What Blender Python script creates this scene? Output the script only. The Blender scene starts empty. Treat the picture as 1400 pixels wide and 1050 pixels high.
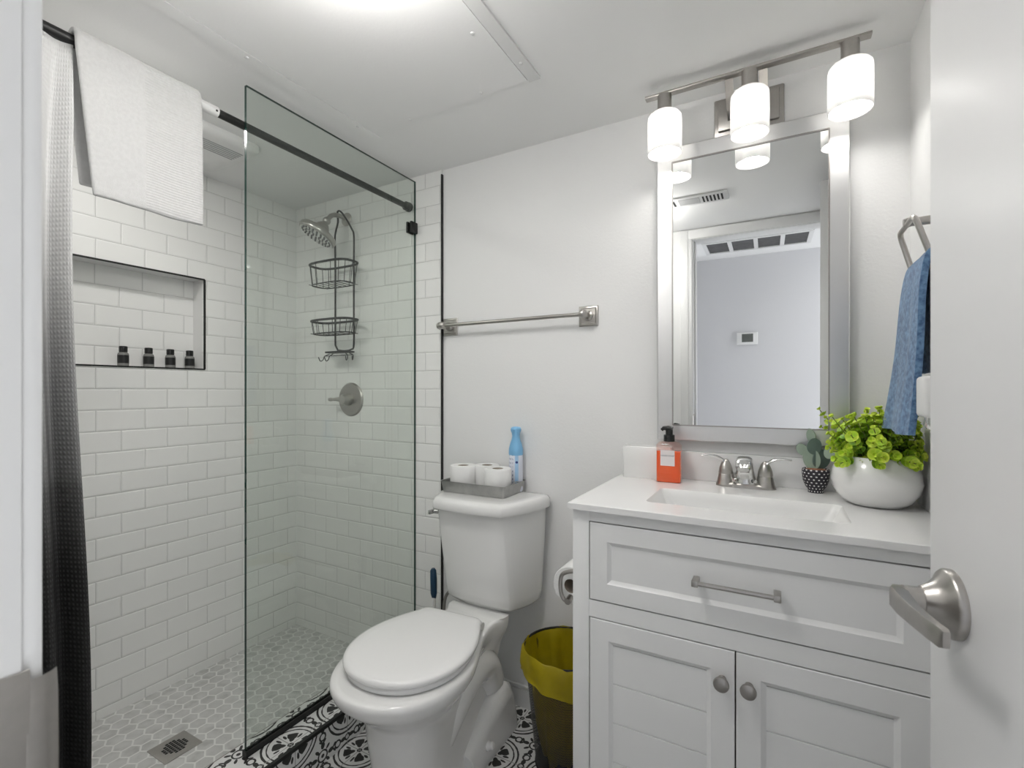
import bpy, bmesh, math, random
from mathutils import Vector, Matrix
random.seed(7)
sc = bpy.context.scene
COL = sc.collection
PI = math.pi
# ------------------------------------------------------------------ camera, light, exposure
YAW = math.radians(29.084)
cam = bpy.data.cameras.new('camera'); co = bpy.data.objects.new('camera', cam); COL.objects.link(co)
cam.sensor_width = 36; cam.lens = 36 * 658 / 1400; cam.shift_y = 9 / 1400; cam.clip_start = 0.02
co.location = (0, 0, 1.212); co.rotation_euler = (PI / 2, 0, YAW)
cam.dof.use_dof = True; cam.dof.focus_distance = 1.6; cam.dof.aperture_fstop = 9
sc.camera = co
sc.view_settings.view_transform = 'Standard'; sc.view_settings.look = 'None'
sc.view_settings.gamma = 1; sc.view_settings.use_curve_mapping = False
sc.view_settings.exposure = 0.08
world = bpy.data.worlds.new('world'); sc.world = world; world.use_nodes = True
world.node_tree.nodes['Background'].inputs[0].default_value = (0.95, 0.97, 1.0, 1)
WORLD_STRENGTH = 2.6
world.node_tree.nodes['Background'].inputs[1].default_value = WORLD_STRENGTH
BULB = 56.0
HALL_FILL = 1.0  # power of the added hall fill
DIFF = 3.0
CEIL_FILL = 22.0  # glow of the added bathroom bowl lamp
SHOWER_FILL = 3.6  # power of the added shower fill, separate from the fan

def area_light(name, loc, size, power, rot=(0, 0, 0), shape='DISK', color=(1, .98, .95)):
    l = bpy.data.lights.new(name, 'AREA'); l.energy = power; l.shape = shape; l.size = size; l.color = color
    o = bpy.data.objects.new(name, l); COL.objects.link(o); o.location = loc; o.rotation_euler = rot
    return o
# fill lights added in hall and shower (their made-up fixtures are modelled below)
area_light('hall_fill_light', (.78, -.38, 2.085), .26, HALL_FILL)
area_light('shower_fill_light', (-1.70, .69, 2.136), .10, SHOWER_FILL)

# ------------------------------------------------------------------ room numbers
D = 1.64        # back wall
XL = -2.183     # shower long wall
XR = .305       # right wall
H = 2.145       # ceiling
YD = .131       # room face of the door wall
YH = -.75       # hall back wall
CT = .928       # counter top

# ------------------------------------------------------------------ materials
class NT:
    def __init__(s, mat):
        s.t = mat.node_tree; s.n = s.t.nodes; s.b = s.n['Principled BSDF']; s.out = s.n['Material Output']
    def new(s, typ, **kw):
        n = s.n.new(typ)
        for k, v in kw.items(): setattr(n, k, v)
        return n
    def link(s, a, b): s.t.links.new(a, b)
    def put(s, sock, v):
        if hasattr(v, 'is_output') or hasattr(v, 'links'): s.link(v, sock)
        else: sock.default_value = v
    def m(s, op, a, b=0.0, c=None):
        n = s.n.new('ShaderNodeMath'); n.operation = op
        s.put(n.inputs[0], a); s.put(n.inputs[1], b)
        if c is not None: s.put(n.inputs[2], c)
        return n.outputs[0]
    def pos(s):
        g = s.n.new('ShaderNodeNewGeometry'); x = s.n.new('ShaderNodeSeparateXYZ'); s.link(g.outputs['Position'], x.inputs[0])
        return x.outputs
    def obj(s):
        g = s.n.new('ShaderNodeTexCoord'); return g.outputs['Object']
    def objxyz(s):
        x = s.n.new('ShaderNodeSeparateXYZ'); s.link(s.obj(), x.inputs[0]); return x.outputs
    def comb(s, x, y, z=0.0):
        n = s.n.new('ShaderNodeCombineXYZ'); s.put(n.inputs[0], x); s.put(n.inputs[1], y); s.put(n.inputs[2], z); return n.outputs[0]
    def mix(s, f, a, b):
        n = s.n.new('ShaderNodeMix'); n.data_type = 'RGBA'
        s.put(n.inputs[0], f)
        for i, v in ((6, a), (7, b)):
            if isinstance(v, tuple): v = (*v, 1) if len(v) == 3 else v
            s.put(n.inputs[i], v)
        return n.outputs[2]
    def noise(s, scale, vec=None, detail=2.0):
        n = s.n.new('ShaderNodeTexNoise'); n.inputs['Scale'].default_value = scale; n.inputs['Detail'].default_value = detail
        s.link(vec if vec is not None else s.obj(), n.inputs['Vector']); return n.outputs[0]
    def bump(s, h, strength=.3, dist=.001):
        n = s.n.new('ShaderNodeBump'); n.inputs['Strength'].default_value = strength; n.inputs['Distance'].default_value = dist
        s.link(h, n.inputs['Height']); s.link(n.outputs[0], s.b.inputs['Normal']); return n.outputs[0]
    def ramp(s, f, stops):
        n = s.n.new('ShaderNodeValToRGB'); s.link(f, n.inputs[0]); e = n.color_ramp.elements
        e[0].position = stops[0][0]; e[1].position = stops[-1][0]
        for p, c in stops[1:-1]: e.new(p)
        for i, (p, c) in enumerate(stops): e[i].color = (*c, 1)
        return n.outputs[0]

def mat(name, col, rough=.5, metal=0.0, coat=0.0, noise=None, bump=None, var=0.0, spec=None):
    m = bpy.data.materials.new(name); m.use_nodes = True; t = NT(m)
    t.b.inputs['Base Color'].default_value = (*col, 1); t.b.inputs['Roughness'].default_value = rough
    t.b.inputs['Metallic'].default_value = metal; t.b.inputs['Coat Weight'].default_value = coat
    if spec is not None: t.b.inputs['Specular IOR Level'].default_value = spec
    if var:
        c2 = tuple(max(0, c * (1 - var)) for c in col)
        t.link(t.mix(t.noise(noise or 12), col, c2), t.b.inputs['Base Color'])
    if bump: t.bump(t.noise(bump[0]), bump[1], bump[2])
    return m

WALLC = (.85, .85, .845)
paint = mat('wall_paint', WALLC, .55, noise=3, var=.02, bump=(150, .35, .0012))
ceilp = mat('ceiling_paint', (.90, .90, .895), .7, noise=3, var=.02, bump=(120, .25, .001))
trimp = mat('trim_paint', (.77, .77, .765), .35, noise=6, var=.02)
doorp = mat('door_paint', (.80, .80, .80), .4, noise=5, var=.02, bump=(90, .05, .0005))
hallp = mat('hall_paint', (.70, .70, .715), .6, noise=3, var=.02, bump=(150, .2, .001))
nickel = mat('brushed_nickel', (.50, .48, .455), .30, 1, noise=160, var=.12)
chrome = mat('chrome', (.72, .72, .71), .13, 1, noise=60, var=.05)
dnickel = mat('dark_nickel', (.42, .40, .38), .34, 1, noise=120, var=.1)
black = mat('black_metal', (.010, .010, .010), .45, 0, noise=50, var=.2)
blackp = mat('black_plastic', (.014, .014, .014), .25, noise=50, var=.2)
porcelain = mat('porcelain', (.83, .83, .82), .12, coat=.5, noise=4, var=.015)
seatp = mat('seat_plastic', (.84, .84, .835), .22, noise=4, var=.015)
cab = mat('cabinet_paint', (.84, .845, .84), .38, noise=8, var=.02)
quartz = mat('quartz_top', (.86, .86, .855), .18, noise=7, var=.05)
ceram = mat('white_ceramic', (.86, .86, .85), .16, coat=.3, noise=6, var=.02)
whitep = mat('white_plastic', (.83, .83, .82), .35, noise=20, var=.02)
dark = mat('dark_void', (.02, .02, .02), .8, noise=20, var=.2)
greyf = mat('filter_grey', (.13, .13, .13), .8, noise=25, var=.5)
mirror_m = mat('mirror_glass', (.90, .91, .905), .0, 1, noise=1, var=.004)
silverf = mat('silver_frame', (.76, .76, .76), .42, 1, noise=9, var=.08)
screen = mat('lcd_screen', (.12, .13, .12), .25, noise=50, var=.2)
red = mat('red_dot', (.5, .03, .03), .4, noise=50, var=.1)

def bricks(name, ux, off_u, off_z, rough=.14, col=(.88, .88, .862)):
    m = bpy.data.materials.new(name); m.use_nodes = True; t = NT(m)
    p = t.pos(); u = t.m('ADD', p[ux], -off_u + 157 * .2); 
    u = t.m('ADD', p[ux], -off_u + 40 * .1565); z = t.m('ADD', p[2], -off_z + 20 * .0785)
    v = t.comb(u, z)
    def br(ms, sm):
        b = t.new('ShaderNodeTexBrick'); b.offset = .5; b.offset_frequency = 2; b.squash = 1
        t.link(v, b.inputs['Vector']); b.inputs['Scale'].default_value = 1
        b.inputs['Mortar Size'].default_value = ms; b.inputs['Mortar Smooth'].default_value = sm
        b.inputs['Brick Width'].default_value = .1565; b.inputs['Row Height'].default_value = .0785
        b.inputs['Bias'].default_value = 0
        b.inputs['Color1'].default_value = (*col, 1); b.inputs['Color2'].default_value = (*[c * .97 for c in col], 1)
        b.inputs['Mortar'].default_value = (.60, .60, .585, 1)
        return b
    b1 = br(.0012, .2); b2 = br(.006, 1.0)
    t.link(b1.outputs['Color'], t.b.inputs['Base Color'])
    t.link(t.m('ADD', t.m('MULTIPLY', b1.outputs['Fac'], .5), rough), t.b.inputs['Roughness'])
    h = t.m('ADD', t.m('MULTIPLY', b2.outputs['Fac'], -1.0), t.m('MULTIPLY', b1.outputs['Fac'], -.5))
    t.bump(h, .55, .0022)
    return m
tile_left = bricks('subway_tile_long_wall', 1, .875, 1.218)
tile_back = bricks('subway_tile_end_wall', 0, -1.336, 1.218)
tile_niche = bricks('subway_tile_niche', 1, .905, 1.304, rough=.08)

def hexmat():
    m = bpy.data.materials.new('marble_hex_mosaic'); m.use_nodes = True; t = NT(m); p = t.pos()
    S = .0535; r3 = math.sqrt(3)
    x = t.m('ADD', t.m('DIVIDE', p[0], S), 100.0); y = t.m('ADD', t.m('DIVIDE', p[1], S), 100.0 * r3)
    ax = t.m('SUBTRACT', t.m('MODULO', x, 1.0), .5); ay = t.m('SUBTRACT', t.m('MODULO', y, r3), r3 / 2)
    bx = t.m('SUBTRACT', t.m('MODULO', t.m('ADD', x, .5), 1.0), .5); by = t.m('SUBTRACT', t.m('MODULO', t.m('ADD', y, r3 / 2), r3), r3 / 2)
    da = t.m('ADD', t.m('MULTIPLY', ax, ax), t.m('MULTIPLY', ay, ay)); db = t.m('ADD', t.m('MULTIPLY', bx, bx), t.m('MULTIPLY', by, by))
    c = t.m('LESS_THAN', da, db)
    def sel(a, b): return t.m('ADD', t.m('MULTIPLY', a, c), t.m('MULTIPLY', b, t.m('SUBTRACT', 1.0, c)))
    gx = sel(ax, bx); gy = sel(ay, by); qx = t.m('ABSOLUTE', gx); qy = t.m('ABSOLUTE', gy)
    hd = t.m('MAXIMUM', t.m('ADD', t.m('MULTIPLY', qx, .5), t.m('MULTIPLY', qy, r3 / 2)), qx)
    grout = t.m('GREATER_THAN', hd, .445)
    cid = t.comb(t.m('SUBTRACT', x, gx), t.m('SUBTRACT', y, gy))
    w = t.new('ShaderNodeTexWhiteNoise'); w.noise_dimensions = '3D'
    rnd = t.n.new('ShaderNodeVectorMath'); rnd.operation = 'SNAP'; t.link(cid, rnd.inputs[0]); rnd.inputs[1].default_value = (.25, .25, .25)
    t.link(rnd.outputs[0], w.inputs['Vector'])
    vein = t.noise(22, t.comb(p[0], p[1], w.outputs[0]), 5)
    base = t.ramp(vein, [(.3, (.42, .42, .41)), (.48, (.56, .56, .545)), (.7, (.64, .64, .625))])
    base = t.mix(t.m('MULTIPLY', w.outputs[0], .35), base, (.48, .48, .47))
    t.link(t.mix(grout, base, (.76, .76, .74)), t.b.inputs['Base Color'])
    t.b.inputs['Roughness'].default_value = .35
    t.bump(t.m('MULTIPLY', grout, -1.0), .4, .001)
    return m
hexm = hexmat()

def pattern(name, ax0, ax1, offx, offy):
    """black ornament printed on pale cement tile, 20 cm repeat"""
    m = bpy.data.materials.new(name); m.use_nodes = True; t = NT(m); p = t.pos(); S = .203
    fx = t.m('ADD', t.m('DIVIDE', t.m('ADD', p[ax0], offx), S), 50.0); fy = t.m('ADD', t.m('DIVIDE', t.m('ADD', p[ax1], offy), S), 50.0)
    x = t.m('SUBTRACT', t.m('FRACT', fx), .5); y = t.m('SUBTRACT', t.m('FRACT', fy), .5)
    ax = t.m('ABSOLUTE', x); ay = t.m('ABSOLUTE', y)
    a = t.m('MAXIMUM', ax, ay); b = t.m('MINIMUM', ax, ay)
    def dist(cx, cy):
        dx = t.m('SUBTRACT', a, cx); dy = t.m('SUBTRACT', b, cy)
        return t.m('SQRT', t.m('ADD', t.m('MULTIPLY', dx, dx), t.m('MULTIPLY', dy, dy)))
    shapes = []
    def ring(cx, cy, R, w): shapes.append(t.m('SUBTRACT', t.m('ABSOLUTE', t.m('SUBTRACT', dist(cx, cy), R)), w * 1.35))
    def disc(cx, cy, R): shapes.append(t.m('SUBTRACT', dist(cx, cy), R))
    def ell(cx, cy, rx, ry, ang):
        rx *= 1.12; ry *= 1.4; ca, sa = math.cos(ang), math.sin(ang); dx = t.m('SUBTRACT', a, cx); dy = t.m('SUBTRACT', b, cy)
        u = t.m('DIVIDE', t.m('ADD', t.m('MULTIPLY', dx, ca), t.m('MULTIPLY', dy, sa)), rx)
        v = t.m('DIVIDE', t.m('SUBTRACT', t.m('MULTIPLY', dy, ca), t.m('MULTIPLY', dx, sa)), ry)
        shapes.append(t.m('MULTIPLY', t.m('SUBTRACT', t.m('SQRT', t.m('ADD', t.m('MULTIPLY', u, u), t.m('MULTIPLY', v, v))), 1.0), min(rx, ry)))
    # big double rings round the tile corners
    ring(.5, .5, .40, .012); ring(.5, .5, .33, .008)
    # tulips inside the ring, on the diagonal, and at the tile corner
    ell(.395, .395, .075, .030, PI / 4); ell(.40, .34, .050, .022, PI / 3.2); ell(.34, .33, .018, .05, PI / 4)
    ell(.45, .30, .045, .014, PI / 2.2); disc(.5, .5, .045)
    # small scrolls in the middle of the tile and on its sides
    ring(0, 0, .085, .010); disc(0, 0, .030); ell(.16, 0, .050, .026, 0); ell(.225, .035, .040, .013, .9)
    ring(.30, .0, .055, .010); ell(.41, .0, .050, .024, 0); ell(.10, .10, .045, .016, PI / 4); ring(.5, .0, .045, .010)
    d = shapes[0]
    for s in shapes[1:]: d = t.m('MINIMUM', d, s)
    wob = t.m('MULTIPLY', t.m('SUBTRACT', t.noise(60, t.comb(p[0], p[1], p[2]), 1), .5), .016)
    ink = t.m('LESS_THAN', t.m('ADD', d, wob), 0.0)
    grout = t.m('GREATER_THAN', a, .494)
    c = t.mix(ink, (.70, .70, .69), (.02, .019, .018)); c = t.mix(grout, c, (.30, .30, .29))
    t.link(c, t.b.inputs['Base Color']); t.b.inputs['Roughness'].default_value = .4
    return m
floor_m = pattern('ornament_floor_tile', 0, 1, .02, .05)
curb_top_m = pattern('ornament_curb_top', 0, 1, .10, .05)
curb_side_m = pattern('ornament_curb_side', 2, 1, .075, .05)

def glass_mat(name, tint, gloss=1.0):
    m = bpy.data.materials.new(name); m.use_nodes = True; t = NT(m)
    tr = t.new('ShaderNodeBsdfTransparent'); tr.inputs[0].default_value = (*tint, 1)
    gl = t.new('ShaderNodeBsdfGlossy'); gl.inputs['Roughness'].default_value = .01; gl.inputs[0].default_value = (.9, .95, .92, 1)
    lw = t.new('ShaderNodeLayerWeight'); lw.inputs[0].default_value = .5
    fz = t.m('ADD', t.m('MULTIPLY', t.m('POWER', lw.outputs['Facing'], 5.0), .9), .04)
    mx = t.new('ShaderNodeMixShader'); t.link(t.m('MULTIPLY', fz, gloss), mx.inputs[0]); t.link(tr.outputs[0], mx.inputs[1]); t.link(gl.outputs[0], mx.inputs[2])
    t.link(mx.outputs[0], t.out.inputs['Surface']); return m
glass = glass_mat('shower_glass', (.918, .94, .922))
glass_edge = mat('glass_edge', (.012, .05, .04), .15, noise=20, var=.2)

def shade_mat():
    m = bpy.data.materials.new('frosted_glass'); m.use_nodes = True; t = NT(m)
    tl = t.new('ShaderNodeBsdfTranslucent'); tl.inputs[0].default_value = (.36, .36, .355, 1)
    tr = t.new('ShaderNodeBsdfTransparent'); tr.inputs[0].default_value = (.9, .9, .9, 1)
    df = t.new('ShaderNodeBsdfDiffuse'); df.inputs[0].default_value = (.85, .85, .85, 1)
    a = t.new('ShaderNodeMixShader'); a.inputs[0].default_value = .45; t.link(tl.outputs[0], a.inputs[1]); t.link(df.outputs[0], a.inputs[2])
    b = t.new('ShaderNodeMixShader'); b.inputs[0].default_value = .06; t.link(a.outputs[0], b.inputs[1]); t.link(tr.outputs[0], b.inputs[2])
    t.link(b.outputs[0], t.out.inputs['Surface']); return m
shade_m = shade_mat()
def emis(name, col, s):
    m = bpy.data.materials.new(name); m.use_nodes = True; t = NT(m)
    t.b.inputs['Emission Color'].default_value = (*col, 1); t.b.inputs['Emission Strength'].default_value = s; return m
bulb_m = emis('bulb_glow', (1, .97, .93), BULB)
diff_m = emis('fill_diffuser', (1, .98, .95), DIFF)

def towel_mat(name, c1, c2, scale=900, stripes=False):
    m = bpy.data.materials.new(name); m.use_nodes = True; t = NT(m)
    n = t.noise(scale / 4, detail=3)
    t.link(t.mix(t.ramp(n, [(.35, (0, 0, 0)), (.65, (1, 1, 1))]), c1, c2), t.b.inputs['Base Color'])
    t.b.inputs['Roughness'].default_value = .95; t.b.inputs['Sheen Weight'].default_value = .3
    h = t.noise(scale, detail=2)
    if stripes:
        p = t.pos(); band = t.m('GREATER_THAN', p[1], .605)
        ribs = t.m('MULTIPLY', t.m('SINE', t.m('MULTIPLY', p[2], 2 * PI / .0068)), band)
        h = t.m('ADD', h, t.m('MULTIPLY', ribs, .6))
    t.bump(h, .5 if stripes else .8, .0014 if stripes else .0022)
    return m
white_towel_m = towel_mat('white_terry', (.64, .64, .635), (.60, .60, .595), 500, True)
blue_towel_m = towel_mat('blue_terry', (.16, .29, .47), (.055, .12, .24), 420)

def curtain_mat():
    m = bpy.data.materials.new('ombre_waffle_curtain'); m.use_nodes = True; t = NT(m); p = t.pos()
    z = t.m('DIVIDE', p[2], 2.1)
    c = t.ramp(z, [(0, (.006, .006, .006)), (.38, (.02, .02, .02)), (.47, (.09, .09, .09)), (.485, (.17, .17, .17)), (.60, (.33, .33, .33)), (.70, (.58, .58, .575)), (.82, (.78, .78, .775)), (1, (.80, .80, .795))])
    uv = t.new('ShaderNodeUVMap'); sx = t.new('ShaderNodeSeparateXYZ'); t.link(uv.outputs[0], sx.inputs[0])
    sy = t.m('ADD', t.m('MULTIPLY', t.m('SINE', t.m('MULTIPLY', sx.outputs[0], 2 * PI / .011)), .5), .5)
    sz = t.m('ADD', t.m('MULTIPLY', t.m('SINE', t.m('MULTIPLY', sx.outputs[1], 2 * PI / .011)), .5), .5)
    dot = t.m('GREATER_THAN', t.m('MULTIPLY', sy, sz), .45)
    lift = t.mix(.35, c, (.75, .75, .75))
    t.link(t.mix(t.m('MULTIPLY', dot, t.m('MINIMUM', t.m('MULTIPLY', z, z), .6)), c, lift), t.b.inputs['Base Color'])
    t.b.inputs['Roughness'].default_value = .8
    t.bump(t.m('MULTIPLY', sy, sz), .5, .002)
    return m
curtain_m = curtain_mat()

# ------------------------------------------------------------------ mesh helpers
def NB(): return bmesh.new()
def box(bm, x0, x1, y0, y1, z0, z1, bev=0.0, seg=2):
    r = bmesh.ops.create_cube(bm, size=1)
    for v in r['verts']: v.co = Vector(((x0 + x1) / 2 + v.co.x * (x1 - x0), (y0 + y1) / 2 + v.co.y * (y1 - y0), (z0 + z1) / 2 + v.co.z * (z1 - z0)))
    if bev:
        e = list({e for v in r['verts'] for e in v.link_edges})
        bmesh.ops.bevel(bm, geom=e, offset=bev, segments=seg, profile=.5, affect='EDGES')
    return r['verts']
def loft(bm, rings, cap0=True, cap1=True, closed=True):
    vs = [[bm.verts.new(p) for p in r] for r in rings]; n = len(vs[0])
    for i in range(len(vs) - 1):
        for j in range(n if closed else n - 1):
            k = (j + 1) % n
            try: bm.faces.new((vs[i][j], vs[i][k], vs[i + 1][k], vs[i + 1][j]))
            except ValueError: pass
    if closed and cap0: bm.faces.new(list(reversed(vs[0])))
    if closed and cap1: bm.faces.new(vs[-1])
    return vs
def frame(d):
    d = Vector(d).normalized(); a = Vector((0, 0, 1)) if abs(d.z) < .9 else Vector((1, 0, 0))
    u = d.cross(a).normalized(); return u, d.cross(u).normalized()
def lathe(bm, prof, o=(0, 0, 0), axis=(0, 0, 1), n=28, cap0=True, cap1=True, sx=1.0, sy=1.0):
    """prof: (radius, height along axis)"""
    o = Vector(o); ax = Vector(axis).normalized(); u, v = frame(ax)
    if abs(ax.z) > .999: u, v = Vector((1, 0, 0)), Vector((0, 1, 0)) * (1 if ax.z > 0 else -1)
    rings = [[o + ax * h + u * (sx * r * math.cos(2 * PI * k / n)) + v * (sy * r * math.sin(2 * PI * k / n)) for k in range(n)] for r, h in prof]
    loft(bm, rings, cap0, cap1)
def cyl(bm, p0, p1, r0, r1=None, n=20):
    p0 = Vector(p0); p1 = Vector(p1); lathe(bm, [(r0, 0), (r0 if r1 is None else r1, (p1 - p0).length)], p0, p1 - p0, n)
def tube(bm, pts, r, n=10, closed=False, ell=None):
    pts = [Vector(p) for p in pts]; N = len(pts); rings = []; prev = None
    for i, p in enumerate(pts):
        if closed: d = pts[(i + 1) % N] - pts[i - 1]
        else: d = pts[min(i + 1, N - 1)] - pts[max(i - 1, 0)]
        d.normalize()
        if prev is None: u, v = frame(d)
        else:
            u = prev - d * prev.dot(d)
            u = u.normalized() if u.length > 1e-6 else frame(d)[0]
            v = d.cross(u)
        prev = u; rr = r[i] if isinstance(r, (list, tuple)) else r
        rings.append([p + u * rr * math.cos(2 * PI * k / n) + v * rr * (ell or 1) * math.sin(2 * PI * k / n) for k in range(n)])
    if closed: rings.append(rings[0]); loft(bm, rings, False, False); bmesh.ops.remove_doubles(bm, verts=bm.verts, dist=1e-6)
    else: loft(bm, rings)
def spline(pts, k=6):
    P = [Vector(p) for p in pts]; out = []
    for i in range(len(P) - 1):
        p0 = P[max(i - 1, 0)]; p1 = P[i]; p2 = P[i + 1]; p3 = P[min(i + 2, len(P) - 1)]
        for j in range(k):
            t = j / k
            out.append(.5 * ((2 * p1) + (p2 - p0) * t + (2 * p0 - 5 * p1 + 4 * p2 - p3) * t * t + (3 * p1 - p0 - 3 * p2 + p3) * t ** 3))
    out.append(P[-1]); return out
def woff(p):
    o = Vector((0, 0, 0))
    while p is not None: o += Vector(p.location); p = p.parent
    return o
def obj(name, bm, m, parent=None, smooth=True, origin=None, ang=35, extra=()):
    bmesh.ops.recalc_face_normals(bm, faces=bm.faces)
    if parent is None and origin is None:
        xs = [v.co.x for v in bm.verts]; ys = [v.co.y for v in bm.verts]; zs = [v.co.z for v in bm.verts]
        origin = ((min(xs) + max(xs)) / 2, (min(ys) + max(ys)) / 2, min(zs))
    off = woff(parent) + Vector(origin or (0, 0, 0)) if parent is None else woff(parent)
    bmesh.ops.translate(bm, verts=bm.verts, vec=-off)
    if smooth:
        for f in bm.faces: f.smooth = True
        for e in bm.edges:
            if len(e.link_faces) == 2 and e.calc_face_angle(0) > math.radians(ang): e.smooth = False
    me = bpy.data.meshes.new(name); bm.to_mesh(me); bm.free(); me.materials.append(m)
    for x in extra: me.materials.append(x)
    o = bpy.data.objects.new(name, me); COL.objects.link(o)
    if parent is None: o.location = origin
    else: o.parent = parent
    return o
def thing(name, label, cat, loc, group=None):
    o = bpy.data.objects.new(name, None); COL.objects.link(o); o.location = loc; o.empty_display_size = .05
    o['label'] = label; o['category'] = cat
    if group: o['group'] = group
    return o
def tag(o, label, cat, group=None):
    o['label'] = label; o['category'] = cat
    if group: o['group'] = group
    return o
def struct(name, bm, m, smooth=False, **k):
    o = obj(name, bm, m, smooth=smooth, **k); o['kind'] = 'structure'; return o
def sbox(name, m, *a, **k):
    bm = NB(); box(bm, *a, **k); return struct(name, bm, m)
def pbox(name, m, parent, *a, bev=0.0):
    bm = NB(); box(bm, *a, bev=bev); return obj(name, bm, m, parent, smooth=bev > 0)
def text_mesh(s, size, m, parent, loc, rot, name='lettering', align='CENTER'):
    cu = bpy.data.curves.new(name, 'FONT'); cu.body = s; cu.size = size; cu.align_x = align; cu.align_y = 'CENTER'; cu.extrude = .0002
    tmp = bpy.data.objects.new('tmp', cu); COL.objects.link(tmp)
    me = bpy.data.meshes.new_from_object(tmp.evaluated_get(bpy.context.evaluated_depsgraph_get()))
    bpy.data.objects.remove(tmp); me.materials.clear(); me.materials.append(m)
    o = bpy.data.objects.new(name, me); COL.objects.link(o); o.parent = parent; o.location = loc; o.rotation_euler = rot
    return o

# ------------------------------------------------------------------ the setting
T = .10
sbox('floor', floor_m, XL - T, XR + T, YH - T, D + T, -.05, 0)
sbox('ceiling', ceilp, XL - T, XR + T, .0, D + T, H, H + .05)
# back wall: paint right of the tile, tile in the shower end (8 mm proud)
sbox('wall_back', paint, XL - T, XR + T, D, D + T, 0, H)
bm = NB(); box(bm, XL, -1.249, D - .008, D, 0, H); struct('wall_shower_end', bm, tile_back)
# the shower end is slightly proud: keep measured plane there
# right wall
sbox('wall_right', paint, XR, XR + T, YD, D, 0, H)
# shower long wall with the niche opening
ny0, ny1, nz0, nz1, nd = .568, 1.178, 1.304, 1.693, .09
bm = NB()
box(bm, XL - .02, XL, .0, D, 0, nz0); box(bm, XL - .02, XL, .0, D, nz1, H)
box(bm, XL - .02, XL, .0, ny0, nz0, nz1); box(bm, XL - .02, XL, ny1, D, nz0, nz1)
struct('wall_left', bm, tile_left)
bm = NB()
box(bm, XL - nd - .01, XL - nd, ny0 - .01, ny1 + .01, nz0 - .01, nz1 + .01)
struct('wall_niche_back', bm, tile_niche)
bm = NB()
box(bm, XL - nd, XL - .02, ny0 - .01, ny1 + .01, nz0 - .01, nz0); box(bm, XL - nd, XL - .02, ny0 - .01, ny1 + .01, nz1, nz1 + .01)
box(bm, XL - nd, XL - .02, ny0 - .01, ny0, nz0, nz1); box(bm, XL - nd, XL - .02, ny1, ny1 + .01, nz0, nz1)
struct('wall_niche_sides', bm, mat('niche_glaze', (.78, .78, .77), .2, noise=9, var=.02))
bm = NB(); w = .006; p = .003
box(bm, XL - .004, XL + p, ny0, ny1, nz0 - w / 2, nz0 + w / 2); box(bm, XL - .004, XL + p, ny0, ny1, nz1 - w / 2, nz1 + w / 2)
box(bm, XL - .004, XL + p, ny0 - w / 2, ny0 + w / 2, nz0, nz1); box(bm, XL - .004, XL + p, ny1 - w / 2, ny1 + w / 2, nz0, nz1)
struct('trim_1', bm, black)
# black strip that ends the tile on the back wall
sbox('trim_2', black, -1.250, -1.2445, D - .011, D, 0, H - .02)
# shower floor, curb and its black edge strips
sbox('floor_shower', hexm, XL, -1.452, YD, D, .0, .004)
sbox('curb_top', curb_top_m, -1.452, -1.298, YD, D - .008, .115, .12)
sbox('curb_side', curb_side_m, -1.300, -1.296, YD, D - .008, .0, .115)
sbox('curb_core', ceram, -1.451, -1.301, YD, D - .008, .0, .115)
sbox('trim_3', black, -1.304, -1.292, YD, D - .009, .110, .1215)
sbox('trim_4', dnickel, -1.4545, -1.4515, YD, D - .009, .112, .1207)
# door wall with the opening
JX0, JX1 = -.43, .25
DH = 2.08
sbox('wall_front', paint, XL - T, JX0 - .018, .012, YD - .012, 0, H)
sbox('wall_front_right', paint, JX1 + .018, XR + T, .012, YD - .012, 0, H)
sbox('wall_front_lintel', paint, JX0 - .018, JX1 + .018, .012, YD - .012, DH + .02, H)
bm = NB()   # jamb and stop and casing
box(bm, JX0 - .018, JX0, .0, .119, 0, DH + .018, bev=.002); box(bm, JX1 + .002, JX1 + .018, .0, .119, 0, DH + .018)
box(bm, JX0, JX1, .0, .119, DH + .002, DH + .018)
box(bm, JX0, JX0 + .011, .02, .075, 0, DH, bev=.003)
struct('door_1', bm, trimp, smooth=True)
bm = NB()
for a, b in ((JX0 - .070, JX0 - .005),):
    box(bm, a, b, .119, YD, 0, H - .004, bev=.004); box(bm, a, b - .02, YD - .002, YD + .005, 0, H - .004, bev=.003)
box(bm, JX1 + .006, XR, .119, YD, 0, H - .004)
box(bm, JX0 - .07, XR, .119, YD + .002, DH + .005, H - .004, bev=.004)
struct('trim_5', bm, trimp, smooth=True)
# strike plate of the door on the left jamb
st = thing('strike_plate', 'grey metal strike plate with rounded lip on the door jamb at the left edge', 'strike plate', (JX0, .1, .95))
bm = NB(); box(bm, JX0, JX0 + .002, .06, .122, .90, 1.03, bev=.0006); obj('plate', bm, nickel, st)
bm = NB(); tube(bm, [(JX0 + .001, .120, .965), (JX0 + .001, .128, .965), (JX0 - .001, .133, .965), (JX0 - .004, .137, .965)], .0012, 8, ell=48)
obj('lip', bm, nickel, st)
# hall behind the camera (seen in the mirror)
sbox('wall_hall', hallp, -1.3, 1.3, YH - .1, YH, 0, H)
sbox('wall_hall_return', hallp, -.66, -.56, YH, -.58, 0, H)
sbox('ceiling_hall', ceilp, -1.3, 1.3, YH, 0, H, H + .05)
sbox('wall_hall_side', hallp, -1.3, JX0 - .02, -.004, .012, 0, H)
sbox('wall_hall_side_right', hallp, JX1 + .02, 1.3, -.004, .012, 0, H)
# baseboard
bm = NB()
for x0, x1 in ((-1.244, -.465),):
    box(bm, x0, x1, D - .012, D, 0, .066); box(bm, x0, x1, D - .009, D, .066, .074, bev=.002); box(bm, x0, x1, D - .013, D, .072, .084, bev=.003)
struct('baseboard_back', bm, trimp, smooth=True)
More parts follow.
